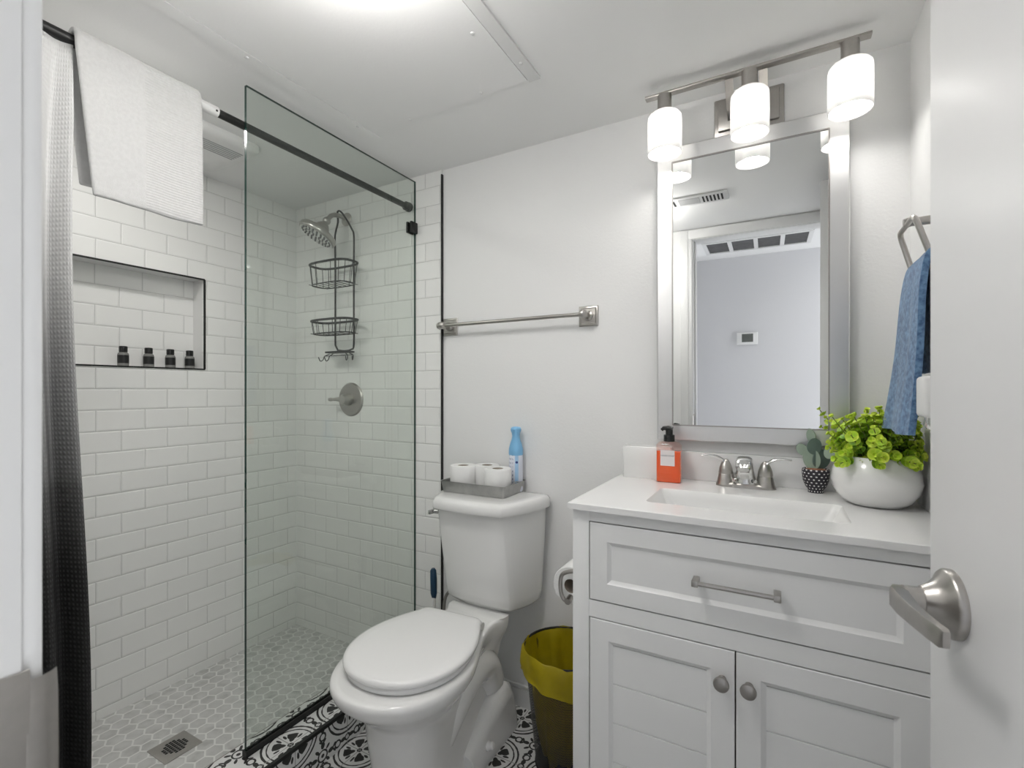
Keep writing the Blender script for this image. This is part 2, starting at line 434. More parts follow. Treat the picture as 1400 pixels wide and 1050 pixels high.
# ceiling cover panel with its two strips and screw heads
pn = thing('ceiling_cover_panel', 'white flat cover panel screwed to the ceiling', 'ceiling panel', (-.96, .74, H))
bm = NB(); box(bm, -1.28, -.662, .2, 1.285, H - .003, H); obj('board', bm, ceilp, pn, smooth=False)
bm = NB(); box(bm, -.657, -.620, .2, 1.29, H - .007, H); obj('strip', bm, trimp, pn)
bm = NB(); box(bm, -1.325, -1.283, .2, 1.31, H - .0035, H); obj('strip', bm, ceilp, pn)
for x, y in ((-.699, 1.045), (-1.30, .814), (-1.298, 1.217), (-1.108, 1.272), (-.815, 1.267), (-.64, 1.202), (-.70, .72)):
    zz = H - .003 if -1.28 < x < -.66 else H - .0035 if x < -1 else H - .007
    bm = NB(); lathe(bm, [(.006, 0), (.005, -.002), (.002, -.003)], (x, y, zz), n=14); obj('screw', bm, trimp, pn)
# grille in the hall ceiling, register in the bathroom ceiling
g = thing('return_air_grille', 'white return air grille with four dark filter panes in the hall ceiling', 'vent', (-.12, -.38, H))
bm = NB()
gx0, gx1, gy0, gy1 = -.42, .22, -.54, -.22
box(bm, gx0, gx1, gy0, gy0 + .025, H - .012, H); box(bm, gx0, gx1, gy1 - .025, gy1, H - .012, H)
for k in range(5):
    xx = gx0 + k * (gx1 - gx0 - .025) / 4; box(bm, xx, xx + .025, gy0 + .02, gy1 - .02, H - .012, H)
obj('frame', bm, trimp, g, smooth=False)
for k in range(4):
    xx = gx0 + .025 + k * (gx1 - gx0 - .025) / 4
    pbox('filter', greyf, g, xx, xx + (gx1 - gx0 - .125) / 4 + .001, gy0 + .025, gy1 - .025, H - .006, H - .001)
g = thing('ceiling_register', 'white slotted air register in the bathroom ceiling', 'vent', (-.42, .64, H))
bm = NB(); box(bm, -.555, -.200, .575, .705, H - .008, H, bev=.002); obj('frame', bm, trimp, g)
for k in range(3):
    for j in range(6):
        x = -.540 + k * .112 + j * .017
        if k == 1: continue
        pbox('slot', dark, g, x, x + .008, .60, .68, H - .0095, H - .0075)
pbox('damper', mat('register_grey', (.5, .5, .5), .6, noise=9, var=.1), g, -.428, -.330, .60, .68, H - .0095, H - .0075)
# thermostat on the hall wall
g = thing('thermostat', 'white thermostat with grey display on the hall wall', 'thermostat', (-.165, YH, 1.535))
bm = NB(); box(bm, -.235, -.095, YH, YH + .025, 1.49, 1.58, bev=.006, seg=3); obj('housing', bm, whitep, g)
pbox('display', screen, g, -.20, -.125, YH + .025, YH + .0265, 1.508, 1.568)
# hall lamp added out of view as fill light
g = thing('hall_fill_lamp', 'added round flush fill lamp on the hall ceiling, out of view', 'lamp', (.78, -.38, H))
bm = NB(); lathe(bm, [(.15, 0), (.15, -.03), (.135, -.035)], (.78, -.38, H), n=32); obj('base', bm, trimp, g)
bm = NB(); lathe(bm, [(.13, -.035), (.12, -.05), (.06, -.058)], (.78, -.38, H), n=32); obj('diffuser', bm, diff_m, g)

# bowl lamp added out of view for fill, between the shower and the vanity
g = thing('bathroom_fill_lamp', 'added round opal bowl fill lamp on the bathroom ceiling, out of view', 'lamp', (-.70, .60, H))
bm = NB(); lathe(bm, [(.07, 0), (.07, -.02), (.02, -.03), (.02, -.07)], (-.70, .60, H), n=40); obj('base', bm, nickel, g)
bm = NB(); lathe(bm, [(.05, -.066), (.13, -.068), (.150, -.078), (.148, -.095), (.12, -.120), (.06, -.134), (.01, -.137)], (-.70, .60, H), n=40); obj('diffuser', bm, emis('fill_bowl_glow', (1, .98, .95), CEIL_FILL), g)

# ------------------------------------------------------------------ vanity cabinet
VX0, VX1, VY = -.464, .294, 1.155
v = thing('vanity_cabinet', 'white bathroom vanity cabinet with one wide drawer and two doors', 'cabinet', (-.085, 1.38, 0))
bm = NB()
box(bm, VX0, VX0 + .018, VY + .02, D - .013, .0, .911); box(bm, VX1 - .018, VX1, VY + .02, D - .013, 0, .911)
box(bm, VX0 + .018, VX1 - .018, VY + .02, D - .013, .10, .118); box(bm, VX0 + .018, VX1 - .018, D - .02, D - .013, .118, .911)
obj('carcass', bm, cab, v, smooth=False)
DX0, DX1 = -.4175, .2485
bm = NB()
box(bm, VX0, DX0 - .003, VY, VY + .02, 0, .911, bev=.0015); box(bm, DX1 + .003, VX1, VY, VY + .02, 0, .911, bev=.0015)
box(bm, DX0 - .003, DX1 + .003, VY + .0005, VY + .02, .884, .911); box(bm, DX0 - .003, DX1 + .003, VY + .0005, VY + .02, .644, .686)
box(bm, DX0 - .003, DX1 + .003, VY + .0005, VY + .02, .075, .115)
obj('face_frame', bm, cab, v)
pbox('gap_shade_sheet', dark, v, VX0 + .02, VX1 - .02, VY + .045, VY + .047, .12, .73)  # dark sheet added behind the fronts, stands in for shade in the gaps
def front(bm, x0, x1, z0, z1, br, planks=False, zi=None):
    """framed front: border br, ogee step to a recessed panel"""
    y = VY - .001
    def R(x0, x1, z0, z1, y): return [(x0, y, z0), (x1, y, z0), (x1, y, z1), (x0, y, z1)]
    b = br; s = .010
    rings = [R(x0, x1, z0, z1, y + .02), R(x0, x1, z0, z1, y + .001), R(x0 + .001, x1 - .001, z0 + .001, z1 - .001, y),
             R(x0 + b, x1 - b, z0 + b, z1 - b, y), R(x0 + b + .002, x1 - b - .002, z0 + b + .002, z1 - b - .002, y + .002), R(x0 + b + s, x1 - b - s, z0 + b + s, z1 - b - s, y + .006)]
    loft(bm, rings, cap0=True, cap1=not planks)
    ix0, ix1, iz0, iz1 = x0 + b + s, x1 - b - s, z0 + b + s, z1 - b - s
    # mitre lines at the frame corners, cut as fine grooves
    if planks:
        z = iz1; h = .096
        while z > iz0 + 1e-4:
            zz = max(z - h, iz0)
            box(bm, ix0 - .003, ix1 + .003, y + .006, y + .019, zz + .0012, z - .0012, bev=.0012)
            z = zz
        box(bm, ix0 - .003, ix1 + .003, y + .0085, y + .019, iz0, iz1)
dr = obj('drawer', (lambda b: (front(b, DX0, DX1, .689, .881, .044), b)[1])(NB()), cab, v, ang=20)
bm = NB()
px0, px1, pz, py = -.166, -.002, .786, VY - .001
tube(bm, [(px0, py - .028, pz), (px1, py - .028, pz)], .0055, 8)
box(bm, px0 - .005, px0 + .009, py - .034, py + .0, pz - .0075, pz + .0075, bev=.002); box(bm, px1 - .009, px1 + .005, py - .034, py, pz - .0075, pz + .0075, bev=.002)
obj('handle', bm, nickel, dr)
xm = -.0845
for x0, x1, kx in ((DX0, xm - .0015, -.111), (xm + .0015, DX1, -.058)):
    d = obj('door', (lambda b: (front(b, x0, x1, .118, .641, .048, True), b)[1])(NB()), cab, v, ang=20)
    bm = NB(); lathe(bm, [(.009, 0), (.0075, .004), (.006, .013), (.011, .016), (.0155, .019), (.0165, .023), (.0155, .027), (.010, .0295), (.004, .030)], (kx, VY - .001, .575), (0, -1, 0), 28)
    obj('knob', bm, dnickel, d)

# ------------------------------------------------------------------ counter with sink
ct = thing('countertop', 'white stone countertop with a moulded rectangular sink and backsplash', 'countertop', (-.085, 1.38, .912))
sx0, sx1, sy0, sy1 = -.302, .135, 1.243, 1.44
cx, cy = (sx0 + sx1) / 2, (sy0 + sy1) / 2
def rr(hx, hy, r, z, ox=0, oy=0, n=6):
    out = []
    for q, (a, b) in enumerate(((1, 1), (-1, 1), (-1, -1), (1, -1))):
        for k in range(n + 1):
            t = PI / 2 * q + PI / 2 * k / n
            out.append((cx + ox + a * (hx - r) + r * math.cos(t), cy + oy + b * (hy - r) + r * math.sin(t), z))
    return out
def outer(z, x0=-.472, x1=XR - .001, y0=1.14, y1=D - .001, n=6):
    out = []
    for q, (X, Y) in enumerate(((x1, y1), (x0, y1), (x0, y0), (x1, y0))):
        out += [(X, Y, z)] * (n + 1)
    # spread points on edges so the fan stays clean
    C = [(x1, y1), (x0, y1), (x0, y0), (x1, y0)]; res = []
    for q in range(4):
        for k in range(n + 1):
            f = (k - n / 2) / (n / 2) * .12
            a = C[q]; nb = C[(q + 1) % 4] if f > 0 else C[(q - 1) % 4]; f = abs(f)
            res.append((a[0] + (nb[0] - a[0]) * f, a[1] + (nb[1] - a[1]) * f, z))
    return res
bm = NB(); hx, hy = (sx1 - sx0) / 2, (sy1 - sy0) / 2
loft(bm, [rr(hx, hy, .018, .912), outer(.912), outer(CT - .0015), outer(CT, -.4705, XR - .001, 1.1415), rr(hx, hy, .018, CT), rr(hx, hy, .018, .912)], False, False)
bmesh.ops.remove_doubles(bm, verts=bm.verts, dist=1e-5)
obj('slab', bm, quartz, ct, ang=25)
bm = NB()
loft(bm, [rr(hx, hy, .018, CT - .0001), rr(hx - .004, hy - .004, .018, CT - .004), rr(hx - .012, hy - .008, .02, CT - .02), rr(hx - .045, hy - .022, .03, .84, oy=.004), rr(hx - .075, hy - .045, .04, .815, oy=.004), rr(.03, .03, .028, .808)], False, True)
obj('sink', bm, ceram, ct, ang=50)
bm = NB(); lathe(bm, [(.022, 0), (.022, .003), (.018, .004), (.012, .003)], (cx, cy, .809)); obj('drain_ring', bm, chrome, ct)
bm = NB(); box(bm, -.472, XR - .001, D - .021, D - .001, CT, 1.017, bev=.0015); obj('backsplash', bm, quartz, ct)

# ------------------------------------------------------------------ faucet
fx, fy = -.089, 1.574
f = thing('faucet', 'brushed nickel centerset faucet with two curved lever handles', 'faucet', (fx, fy, CT))
bm = NB()
def ring_se(hx, hy, z, n=36, e=2.6):
    return [(fx + hx * abs(math.cos(2 * PI * k / n)) ** (2 / e) * math.copysign(1, math.cos(2 * PI * k / n)), fy + hy * abs(math.sin(2 * PI * k / n)) ** (2 / e) * math.copysign(1, math.sin(2 * PI * k / n)), z) for k in range(n)]
loft(bm, [ring_se(.080, .027, CT), ring_se(.079, .0265, CT + .008), ring_se(.074, .023, CT + .012), ring_se(.06, .02, CT + .013)])
obj('base_plate', bm, nickel, f)
def sect(c, hx, hy, tilt=0, n=20, e=2.5):
    out = []
    for k in range(n):
        a = 2 * PI * k / n; ca, sa = math.cos(a), math.sin(a)
        x = hx * abs(ca) ** (2 / e) * math.copysign(1, ca); y = hy * abs(sa) ** (2 / e) * math.copysign(1, sa)
        out.append((c[0] + x, c[1] + y * math.cos(tilt), c[2] + y * math.sin(tilt)))
    return out
bm = NB()
loft(bm, [sect((fx, fy, CT + .008), .034, .024), sect((fx, fy, CT + .02), .029, .022), sect((fx, fy - .003, CT + .05), .0235, .019, .1), sect((fx, fy - .012, CT + .072), .0215, .018, .5),
          sect((fx, fy - .03, CT + .082), .0215, .013, 1.1), sect((fx, fy - .06, CT + .080), .021, .010, 1.5), sect((fx, fy - .085, CT + .070), .0205, .009, 1.75), sect((fx, fy - .094, CT + .064), .015, .007, 1.8)])
obj('spout', bm, chrome, f)
for s in (-1, 1):
    hxp = fx + s * .0525
    bm = NB(); lathe(bm, [(.0265, .006), (.024, .014), (.0205, .034), (.0195, .036), (.0205, .038), (.0185, .052), (.0135, .066), (.008, .076), (.003, .079)], (hxp, fy, CT), n=26)
    hd = obj('handle', bm, nickel, f)
    bm = NB()
    pts = spline([(hxp + s * -.006, fy, CT + .052), (hxp + s * .004, fy - .001, CT + .072), (hxp + s * .022, fy - .003, CT + .085), (hxp + s * .045, fy - .006, CT + .088), (hxp + s * .067, fy - .008, CT + .087)], 5)
    tube(bm, pts, [.010 - .0045 * i / (len(pts) - 1) for i in range(len(pts))], 10, ell=.45 if 1 else 1)
    obj('lever', bm, chrome, hd)
    bm = NB(); cyl(bm, (fx + s * .024, fy - .02, CT + .022), (fx + s * .029, fy - .026, CT + .022), .005); obj('set_button', bm, chrome, f)
bm = NB(); box(bm, fx - .0125, fx + .0125, fy - .0265, fy - .0225, CT + .046, CT + .0535, bev=.0008)
obj('badge', bm, dnickel, f)

# ------------------------------------------------------------------ things on the counter
# white open caddy box
b = thing('counter_caddy', 'white rectangular open caddy box behind the orange soap bottle', 'box', (-.377, 1.592, CT))
bm = NB(); x0, x1, y0, y1, z0, z1 = -.453, -.300, 1.566, 1.616, CT, 1.030
def RR(x0, x1, y0, y1, r, z, n=4):
    out = []
    for q, (X, Y) in enumerate(((x1 - r, y1 - r), (x0 + r, y1 - r), (x0 + r, y0 + r), (x1 - r, y0 + r))):
        for k in range(n + 1):
            t = PI / 2 * q + PI / 2 * k / n; out.append((X + r * math.cos(t), Y + r * math.sin(t), z))
    return out
loft(bm, [RR(x0 + .002, x1 - .002, y0 + .001, y1 - .001, .006, z0), RR(x0, x1, y0, y1, .006, z0 + .003), RR(x0, x1, y0, y1, .006, z1 - .002), RR(x0 + .001, x1 - .001, y0 + .001, y1 - .001, .006, z1),
          RR(x0 + .004, x1 - .004, y0 + .004, y1 - .004, .004, z1), RR(x0 + .004, x1 - .004, y0 + .004, y1 - .004, .004, z0 + .03)])
obj('body', bm, ceram, b)
bm = NB(); box(bm, x0 + .006, x1 - .006, y0 + .006, y1 - .006, z0 + .03, z1 - .006, bev=.004); obj('tissue_stack', bm, mat('tissue_paper', (.82, .82, .81), .9, noise=60, var=.05, bump=(200, .5, .002)), b)
# soap bottle
s = thing('soap_dispenser', 'square bottle of orange hand soap with black pump', 'soap bottle', (-.30, 1.548, CT))
orange = bpy.data.materials.new('orange_soap'); orange.use_nodes = True; t = NT(orange)
t.link(t.mix(t.noise(30), (.98, .17, .015), (.92, .13, .012)), t.b.inputs['Base Color']); t.b.inputs['Roughness'].default_value = .15
t.b.inputs['Subsurface Weight'].default_value = .35; t.b.inputs['Subsurface Radius'].default_value = (.02, .006, .002); t.b.inputs['Coat Weight'].default_value = .6
clearp = glass_mat('clear_pink_plastic', (.97, .86, .84), .8)
bx0, bx1, by0, by1 = -.3365, -.2655, 1.53, 1.568
bm = NB(); loft(bm, [RR(bx0 + .002, bx1 - .002, by0 + .002, by1 - .002, .006, CT + .001), RR(bx0, bx1, by0, by1, .007, CT + .004), RR(bx0, bx1, by0, by1, .007, CT + .096), RR(bx0 + .001, bx1 - .001, by0 + .001, by1 - .001, .007, CT + .0965)])
obj('liquid', bm, orange, s)
bm = NB(); loft(bm, [RR(bx0 - .0006, bx1 + .0006, by0 - .0006, by1 + .0006, .007, CT), RR(bx0 - .0008, bx1 + .0008, by0 - .0008, by1 + .0008, .007, CT + .004), RR(bx0 - .0008, bx1 + .0008, by0 - .0008, by1 + .0008, .007, CT + .116), RR(bx0 + .006, bx1 - .006, by0 + .004, by1 - .004, .01, CT + .124), RR(bx0 + .022, bx1 - .022, by0 + .006, by1 - .006, .012, CT + .127)], True, True)
obj('bottle', bm, clearp, s)
bxm, bym = (bx0 + bx1) / 2, (by0 + by1) / 2
bm = NB(); lathe(bm, [(.0165, 0), (.0165, .020), (.013, .021), (.011, .022), (.011, .036), (.008, .037)], (bxm, bym, CT + .126)); 
pu = obj('pump', bm, blackp, s)
bm = NB(); tube(bm, spline([(bxm + .010, bym, CT + .164), (bxm - .004, bym, CT + .167), (bxm - .016, bym - .004, CT + .166), (bxm - .022, bym - .006, CT + .160)], 4), [.008] * 5 + [.007] * 4 + [.005] * 4, 10); obj('nozzle', bm, blackp, pu)
bm = NB(); box(bm, bxm - .0225, bxm + .020, by0 - .0016, by0 - .0009, CT + .052, CT + .100); lb = obj('label', bm, mat('label_paper', (.85, .80, .79), .5, noise=30, var=.03), s, smooth=False)
text_mesh('HAND SOAP', .0072, mat('grey_ink', (.22, .22, .24), .6, noise=50, var=.1), s, (bxm - .0012 - s.location.x, by0 - .0018 - s.location.y, .083), (PI / 2, 0, 0))

# cactus ornament
c = thing('cactus_ornament', 'small wooden cactus figure in black pot with white dots', 'cactus figure', (.088, 1.588, CT))
px, pyy = .088, 1.588
m = bpy.data.materials.new('dotted_black_pot'); m.use_nodes = True; t = NT(m)
o3 = t.objxyz()
ang = t.m('ARCTAN2', o3[1], o3[0]); rows = t.m('DIVIDE', o3[2], .0085); row = t.m('FLOOR', rows)
uu = t.m('ADD', t.m('MULTIPLY', ang, 16 / (2 * PI)), t.m('MULTIPLY', t.m('MODULO', row, 2.0), .5))
du = t.m('SUBTRACT', t.m('FRACT', t.m('ADD', uu, 40.0)), .5); dv = t.m('SUBTRACT', t.m('FRACT', rows), .5)
dd = t.m('SQRT', t.m('ADD', t.m('MULTIPLY', du, du), t.m('MULTIPLY', dv, dv)))
t.link(t.mix(t.m('LESS_THAN', dd, .21), (.025, .022, .03), (.8, .8, .78)), t.b.inputs['Base Color']); t.b.inputs['Roughness'].default_value = .5
bm = NB(); lathe(bm, [(.019, 0), (.019, .004), (.018, .006), (.026, .018), (.031, .032), (.033, .046), (.0335, .058), (.034, .064), (.032, .066), (.030, .063), (.01, .062)], (px, pyy, CT), n=12)
obj('pot', bm, m, c, ang=60)
bm = NB(); lathe(bm, [(.031, .061), (.02, .066), (.004, .067)], (px, pyy, CT)); obj('soil', bm, mat('terracotta_soil', (.30, .13, .07), .9, noise=80, var=.4), c)
gr = [mat('sage_light', (.30, .38, .30), .6, noise=40, var=.12), mat('sage_dark', (.13, .19, .165), .6, noise=40, var=.12)]
def pad(cx_, cz, rx, rz, rot, yaw, mi, dy=0.0):
    bm = NB(); N = 26; R = Matrix.Rotation(yaw, 3, 'Z')
    for sgn in (1,):
        front_ = []; back = []
        for k in range(N):
            a = 2 * PI * k / N; x = rx * math.cos(a); z = rz * math.sin(a)
            x, z = x * math.cos(rot) - z * math.sin(rot), x * math.sin(rot) + z * math.cos(rot)
            for lst, yy in ((front_, -.0022), (back, .0022)):
                q = R @ Vector((x, yy, z)); lst.append((px + cx_ * math.cos(yaw) + q.x, pyy + dy + cx_ * math.sin(yaw) + q.y, CT + .064 + cz + q.z))
        loft(bm, [front_, back])
    return obj('pad', bm, gr[mi], c, ang=30)
pad(-.010, .028, .022, .030, .15, -.35, 0); pad(.016, .028, .024, .028, -.5, .55, 1)
pad(-.004, .064, .0185, .023, -.1, .35, 1); pad(-.012, .092, .012, .019, .2, -.5, 0)
pad(-.033, .052, .014, .018, .6, -.3, 0); pad(.034, .052, .014, .020, -.3, -.3, 0)

# potted plant
PX, PY = .209, 1.492
pl = thing('potted_plant', 'bushy bright green plant in round white pot beside the wall', 'plant', (PX, PY, CT))
bm = NB(); lathe(bm, [(.045, 0), (.058, .002), (.074, .014), (.088, .036), (.0935, .060), (.090, .084), (.081, .106), (.073, .118), (.0705, .121), (.067, .121), (.066, .116), (.02, .106)], (PX, PY, CT), n=48)
obj('pot', bm, ceram, pl, ang=60)
leafm = bpy.data.materials.new('plant_leaf'); leafm.use_nodes = True; t = NT(leafm)
uvn = t.new('ShaderNodeUVMap'); sx_ = t.new('ShaderNodeSeparateXYZ'); t.link(uvn.outputs[0], sx_.inputs[0])
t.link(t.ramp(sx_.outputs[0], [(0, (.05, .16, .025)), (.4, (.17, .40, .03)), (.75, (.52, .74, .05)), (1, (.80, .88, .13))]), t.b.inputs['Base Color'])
t.b.inputs['Roughness'].default_value = .4; t.b.inputs['Subsurface Weight'].default_value = .0
stemm = mat('plant_stem', (.18, .24, .05), .6, noise=40, var=.2)
bm = NB(); uvl = bm.loops.layers.uv.new('UVMap'); bs = NB()
def leaf(p, d, nrm, L, W, shade):
    d = d.normalized(); sd = d.cross(nrm).normalized(); up = sd.cross(d).normalized()
    P = [(0, 0, 0)]
    vs = [bm.verts.new(p)]
    rim = []
    for k in range(9):
        a = PI * (k / 8 - .5)
        x = L * (.55 + .5 * math.cos(a * 1.0) * 1.0) if 0 else L * (.15 + .85 * math.cos(a) ** .6 if math.cos(a) > 1e-3 else .15)
        y = W * math.sin(a)
        rim.append(bm.verts.new(p + d * x + sd * y + up * (L * .22 * (x / L) ** 2 + W * .25 * abs(math.sin(a)))))
    ctr = bm.verts.new(p + d * L * .5 + up * 0.0)
    allv = [vs[0]] + rim
    for k in range(len(allv)):
        f_ = bm.faces.new((ctr, allv[k], allv[(k + 1) % len(allv)])); f_.smooth = True
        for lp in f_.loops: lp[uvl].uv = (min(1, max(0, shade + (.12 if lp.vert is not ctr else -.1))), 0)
rng = random.Random(3)
def okpt(q): return q.x < XR - .008
nst = 125
for i in range(nst):
    th = rng.uniform(0, 2 * PI); el = rng.uniform(.12, 1.45) if i > 26 else rng.uniform(-.15, .35)
    Lh = rng.uniform(.075, .108) if el < .75 else rng.uniform(.095, .142)
    d = Vector((math.cos(th) * math.cos(el), math.sin(th) * math.cos(el) * .95, math.sin(el) * .78))
    base = Vector((PX + rng.uniform(-.035, .035), PY + rng.uniform(-.035, .035), CT + .112))
    pts = [base + d * Lh * s_ + Vector((0, 0, (.02 * s_ - .018 * s_ * s_ * (1 if el < .4 else .2)))) for s_ in (0, .35, .7, 1.0)]
    if pts[-1].x < PX - .098: continue
    if not okpt(pts[-1]):
        for q in pts: q.x = min(q.x, XR - .022)
    tube(bs, pts, .0012, 5)
    for s_ in (.35, .52, .68, .84, 1.0):
        pp = base + d * Lh * s_ + Vector((0, 0, (.02 * s_ - .018 * s_ * s_ * (1 if el < .4 else .2)))); pp.x = min(pp.x, XR - .020)
        u_, v_ = frame(d); n = 4 if s_ > .6 else 3
        off = rng.uniform(0, 2 * PI); big = (1.0 if s_ < .95 else .72) * rng.uniform(.75, 1.2)
        for k in range(n):
            a = off + 2 * PI * k / n
            dd = (u_ * math.cos(a) + v_ * math.sin(a)) * 1.0 + d * (.35 if s_ < .95 else .9)
            L = .0148 * big
            tip = pp + dd.normalized() * L
            if tip.x > XR - .004: continue
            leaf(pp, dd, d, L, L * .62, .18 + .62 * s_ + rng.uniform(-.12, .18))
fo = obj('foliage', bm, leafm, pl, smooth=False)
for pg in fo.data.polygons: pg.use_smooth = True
obj('stems', bs, stemm, pl)

# ------------------------------------------------------------------ mirror (hangs tilted a touch forward)
MX, MY = -.0905, D - .012
mi = thing('wall_mirror', 'tall rectangular mirror in wide silver frame above the sink', 'mirror', (MX, MY, 1.053))
mi.rotation_euler = (math.radians(.75), 0, math.radians(.55))
hw, hh = .2595, .938
bm = NB(); box(bm, MX - hw, MX + hw, MY - .012, MY, 1.053, 1.053 + hh); obj('backing', bm, dark, mi, smooth=False)
bm = NB(); fw = .0485
def RM(i, y): return [(MX - hw + i, y, 1.053 + i), (MX + hw - i, y, 1.053 + i), (MX + hw - i, y, 1.053 + hh - i), (MX - hw + i, y, 1.053 + hh - i)]
loft(bm, [RM(0, MY - .011), RM(0, MY - .016), RM(.003, MY - .018), RM(fw - .004, MY - .020), RM(fw, MY - .0195), RM(fw, MY - .014)], False, False)
obj('frame', bm, silverf, mi, ang=10)
bm = NB(); box(bm, MX - hw + fw - .001, MX + hw - fw + .001, MY - .0165, MY - .013, 1.053 + fw - .001, 1.053 + hh - fw + .001); obj('mirror_glass', bm, mirror_m, mi, smooth=False)
bm = NB(); i0 = fw
for a in (0,):
    w_ = .0016; yy0, yy1 = MY - .0205, MY - .016
    x0, x1, z0, z1 = MX - hw + i0, MX + hw - i0, 1.053 + i0, 1.053 + hh - i0
    box(bm, x0, x1, yy0, yy1, z1 - w_, z1 + w_); box(bm, x0, x1, yy0, yy1, z0 - w_, z0 + w_)
    box(bm, x0 - w_, x0 + w_, yy0, yy1, z0, z1); box(bm, x1 - w_, x1 + w_, yy0, yy1, z0, z1)
obj('inner_bead', bm, dnickel, mi, smooth=False)

# ------------------------------------------------------------------ vanity light
LY = 1.50; LZ = 2.108
vl = thing('vanity_light', 'brushed nickel three light vanity fixture with frosted glass cylinders', 'lamp', (-.083, D, 2.0))
bm = NB(); box(bm, -.180, .012, D - .012, D, 2.003, 2.120, bev=.004); box(bm, -.168, .000, D - .024, D - .010, 2.015, 2.108, bev=.004); obj('backplate', bm, nickel, vl)
bm = NB(); box(bm, -.362, .203, LY - .012, LY + .012, LZ - .002, LZ + .005, bev=.0015); obj('bar', bm, nickel, vl)
for x in (-.128, -.040):
    bm = NB(); loft(bm, [[(x - .011, y, z - .004 * 0), (x + .011, y, z), (x + .011, y + .004, z + .004), (x - .011, y + .004, z + .004)] for y, z in ((D - .022, 2.04), (D - .05, 2.046), (D - .09, 2.075), (LY + .008, LZ - .003))]); obj('arm', bm, nickel, vl)
for x in (-.305, -.0735, .158):
    bm = NB(); lathe(bm, [(.020, 0), (.0205, -.003), (.0205, -.058), (.017, -.062)], (x, LY, LZ - .002), n=28); obj('socket_cup', bm, nickel, vl)
    bm = NB()
    lathe(bm, [(.015, 2.0490), (.030, 2.0500), (.043, 2.0470), (.0485, 2.0395), (.0495, 2.0295), (.0495, 1.930), (.0485, 1.9285), (.0465, 1.930), (.0465, 2.0265), (.044, 2.0395), (.030, 2.0460), (.015, 2.0460)], (x, LY, 0), n=40, cap0=False, cap1=False)
    sh = obj('glass_shade', bm, shade_m, vl, ang=60)
    bm = NB(); lathe(bm, [(.012, 2.0520), (.013, 2.0270), (.020, 2.0100), (.0285, 1.9880), (.030, 1.9740), (.0275, 1.9570), (.018, 1.9450), (.006, 1.9410)], (x, LY, 0), n=24); obj('bulb', bm, bulb_m, sh)

# ------------------------------------------------------------------ towel bar
tb = thing('towel_bar', 'brushed nickel towel bar on square mounts between shower and mirror', 'towel bar', (-.9, D, 1.46))
BY, BZ = 1.585, 1.478
bm = NB(); tube(bm, [(-1.205, BY, BZ), (-.597, BY, BZ)], .0075, 14); obj('bar', bm, nickel, tb)
for x in (-1.205, -.597):
    bm = NB()
    def SQ(h, y): return [(x - h, y, BZ - h), (x + h, y, BZ - h), (x + h, y, BZ + h), (x - h, y, BZ + h)]
    loft(bm, [SQ(.036, D), SQ(.036, D - .004), SQ(.033, D - .006), SQ(.029, D - .006), SQ(.026, D - .010), SQ(.010, D - .011)])
    mt = obj('mount', bm, nickel, tb)
    bm = NB(); lathe(bm, [(.019, 0), (.018, .006), (.012, .012), (.010, .026), (.013, .034), (.0145, .044), (.0145, .058), (.011, .066), (.004, .070)], (x, D - .008, BZ), (0, -1, 0)); obj('post', bm, nickel, mt)
bm = NB(); lathe(bm, [(.008, 0), (.014, .004), (.0155, .010), (.012, .018), (.004, .021)], (-1.212, BY, BZ), (-1, 0, 0)); obj('end_knob', bm, nickel, tb)

# ------------------------------------------------------------------ towel ring and blue towel on the right wall
RX = .247
tr = thing('towel_ring', 'brushed nickel square towel ring on right wall', 'towel ring', (XR, 1.37, 1.57))
bm = NB(); lathe(bm, [(.026, 0), (.026, .006), (.018, .010), (.010, .014), (.009, .05), (.011, .056), (.009, .064)], (XR, 1.362, 1.585), (-1, 0, 0)); obj('mount', bm, nickel, tr)
bm = NB()
ya, yb = 1.292, 1.438; zt, zb = 1.580, 1.475
def rp(y, z): return (RX + (zt - z) * .28, y, z)
pts = []
r = .018
for (yy, zz, a0) in ((yb - r, zt - r, 0), (ya + r, zt - r, 90), (ya + r - .006, zb + r, 180), (yb - r + .006, zb + r, 270)):
    for k in range(5):
        a = math.radians(a0 + 90 * k / 4); pts.append(rp(yy + r * math.cos(a), zz + r * math.sin(a)))
tube(bm, pts, .0058, 10, closed=True); obj('ring', bm, nickel, tr)
def cloth(name, prof, y0, y1, m, parent=None, ny=24, wob=.003, seed=1, th=.006, ysh=None):
    """prof: (x, z) path over the bar; swept along y, then given thickness"""
    rg = random.Random(seed); ph = [rg.uniform(0, 6) for _ in range(4)]
    bm = NB(); P = spline([(a, 0, b_) for a, b_ in prof], 6); grid = []
    n = len(P)
    for i, q in enumerate(P):
        row = []
        for j in range(ny + 1):
            t_ = j / ny; f_ = abs(i / (n - 1) - .5) * 2
            w_ = wob * f_ * (math.sin(t_ * 9 + ph[0] + q.z * 6) + .6 * math.sin(t_ * 17 + ph[1]))
            a, b_ = (ysh(q.z, i / (n - 1)) if ysh else (0, 0))
            row.append(bm.verts.new((q.x + w_, (y0 + a) + ((y1 + b_) - (y0 + a)) * t_, q.z + .002 * f_ * math.sin(t_ * 7 + ph[2]))))
        grid.append(row)
    for i in range(n - 1):
        for j in range(ny): bm.faces.new((grid[i][j], grid[i][j + 1], grid[i + 1][j + 1], grid[i + 1][j]))
    o = obj(name, bm, m, parent, ang=80)
    s_ = o.modifiers.new('thick', 'SOLIDIFY'); s_.thickness = th; s_.offset = 0
    b_ = o.modifiers.new('round', 'BEVEL'); b_.width = th * .35; b_.segments = 2; b_.limit_method = 'ANGLE'
    return o
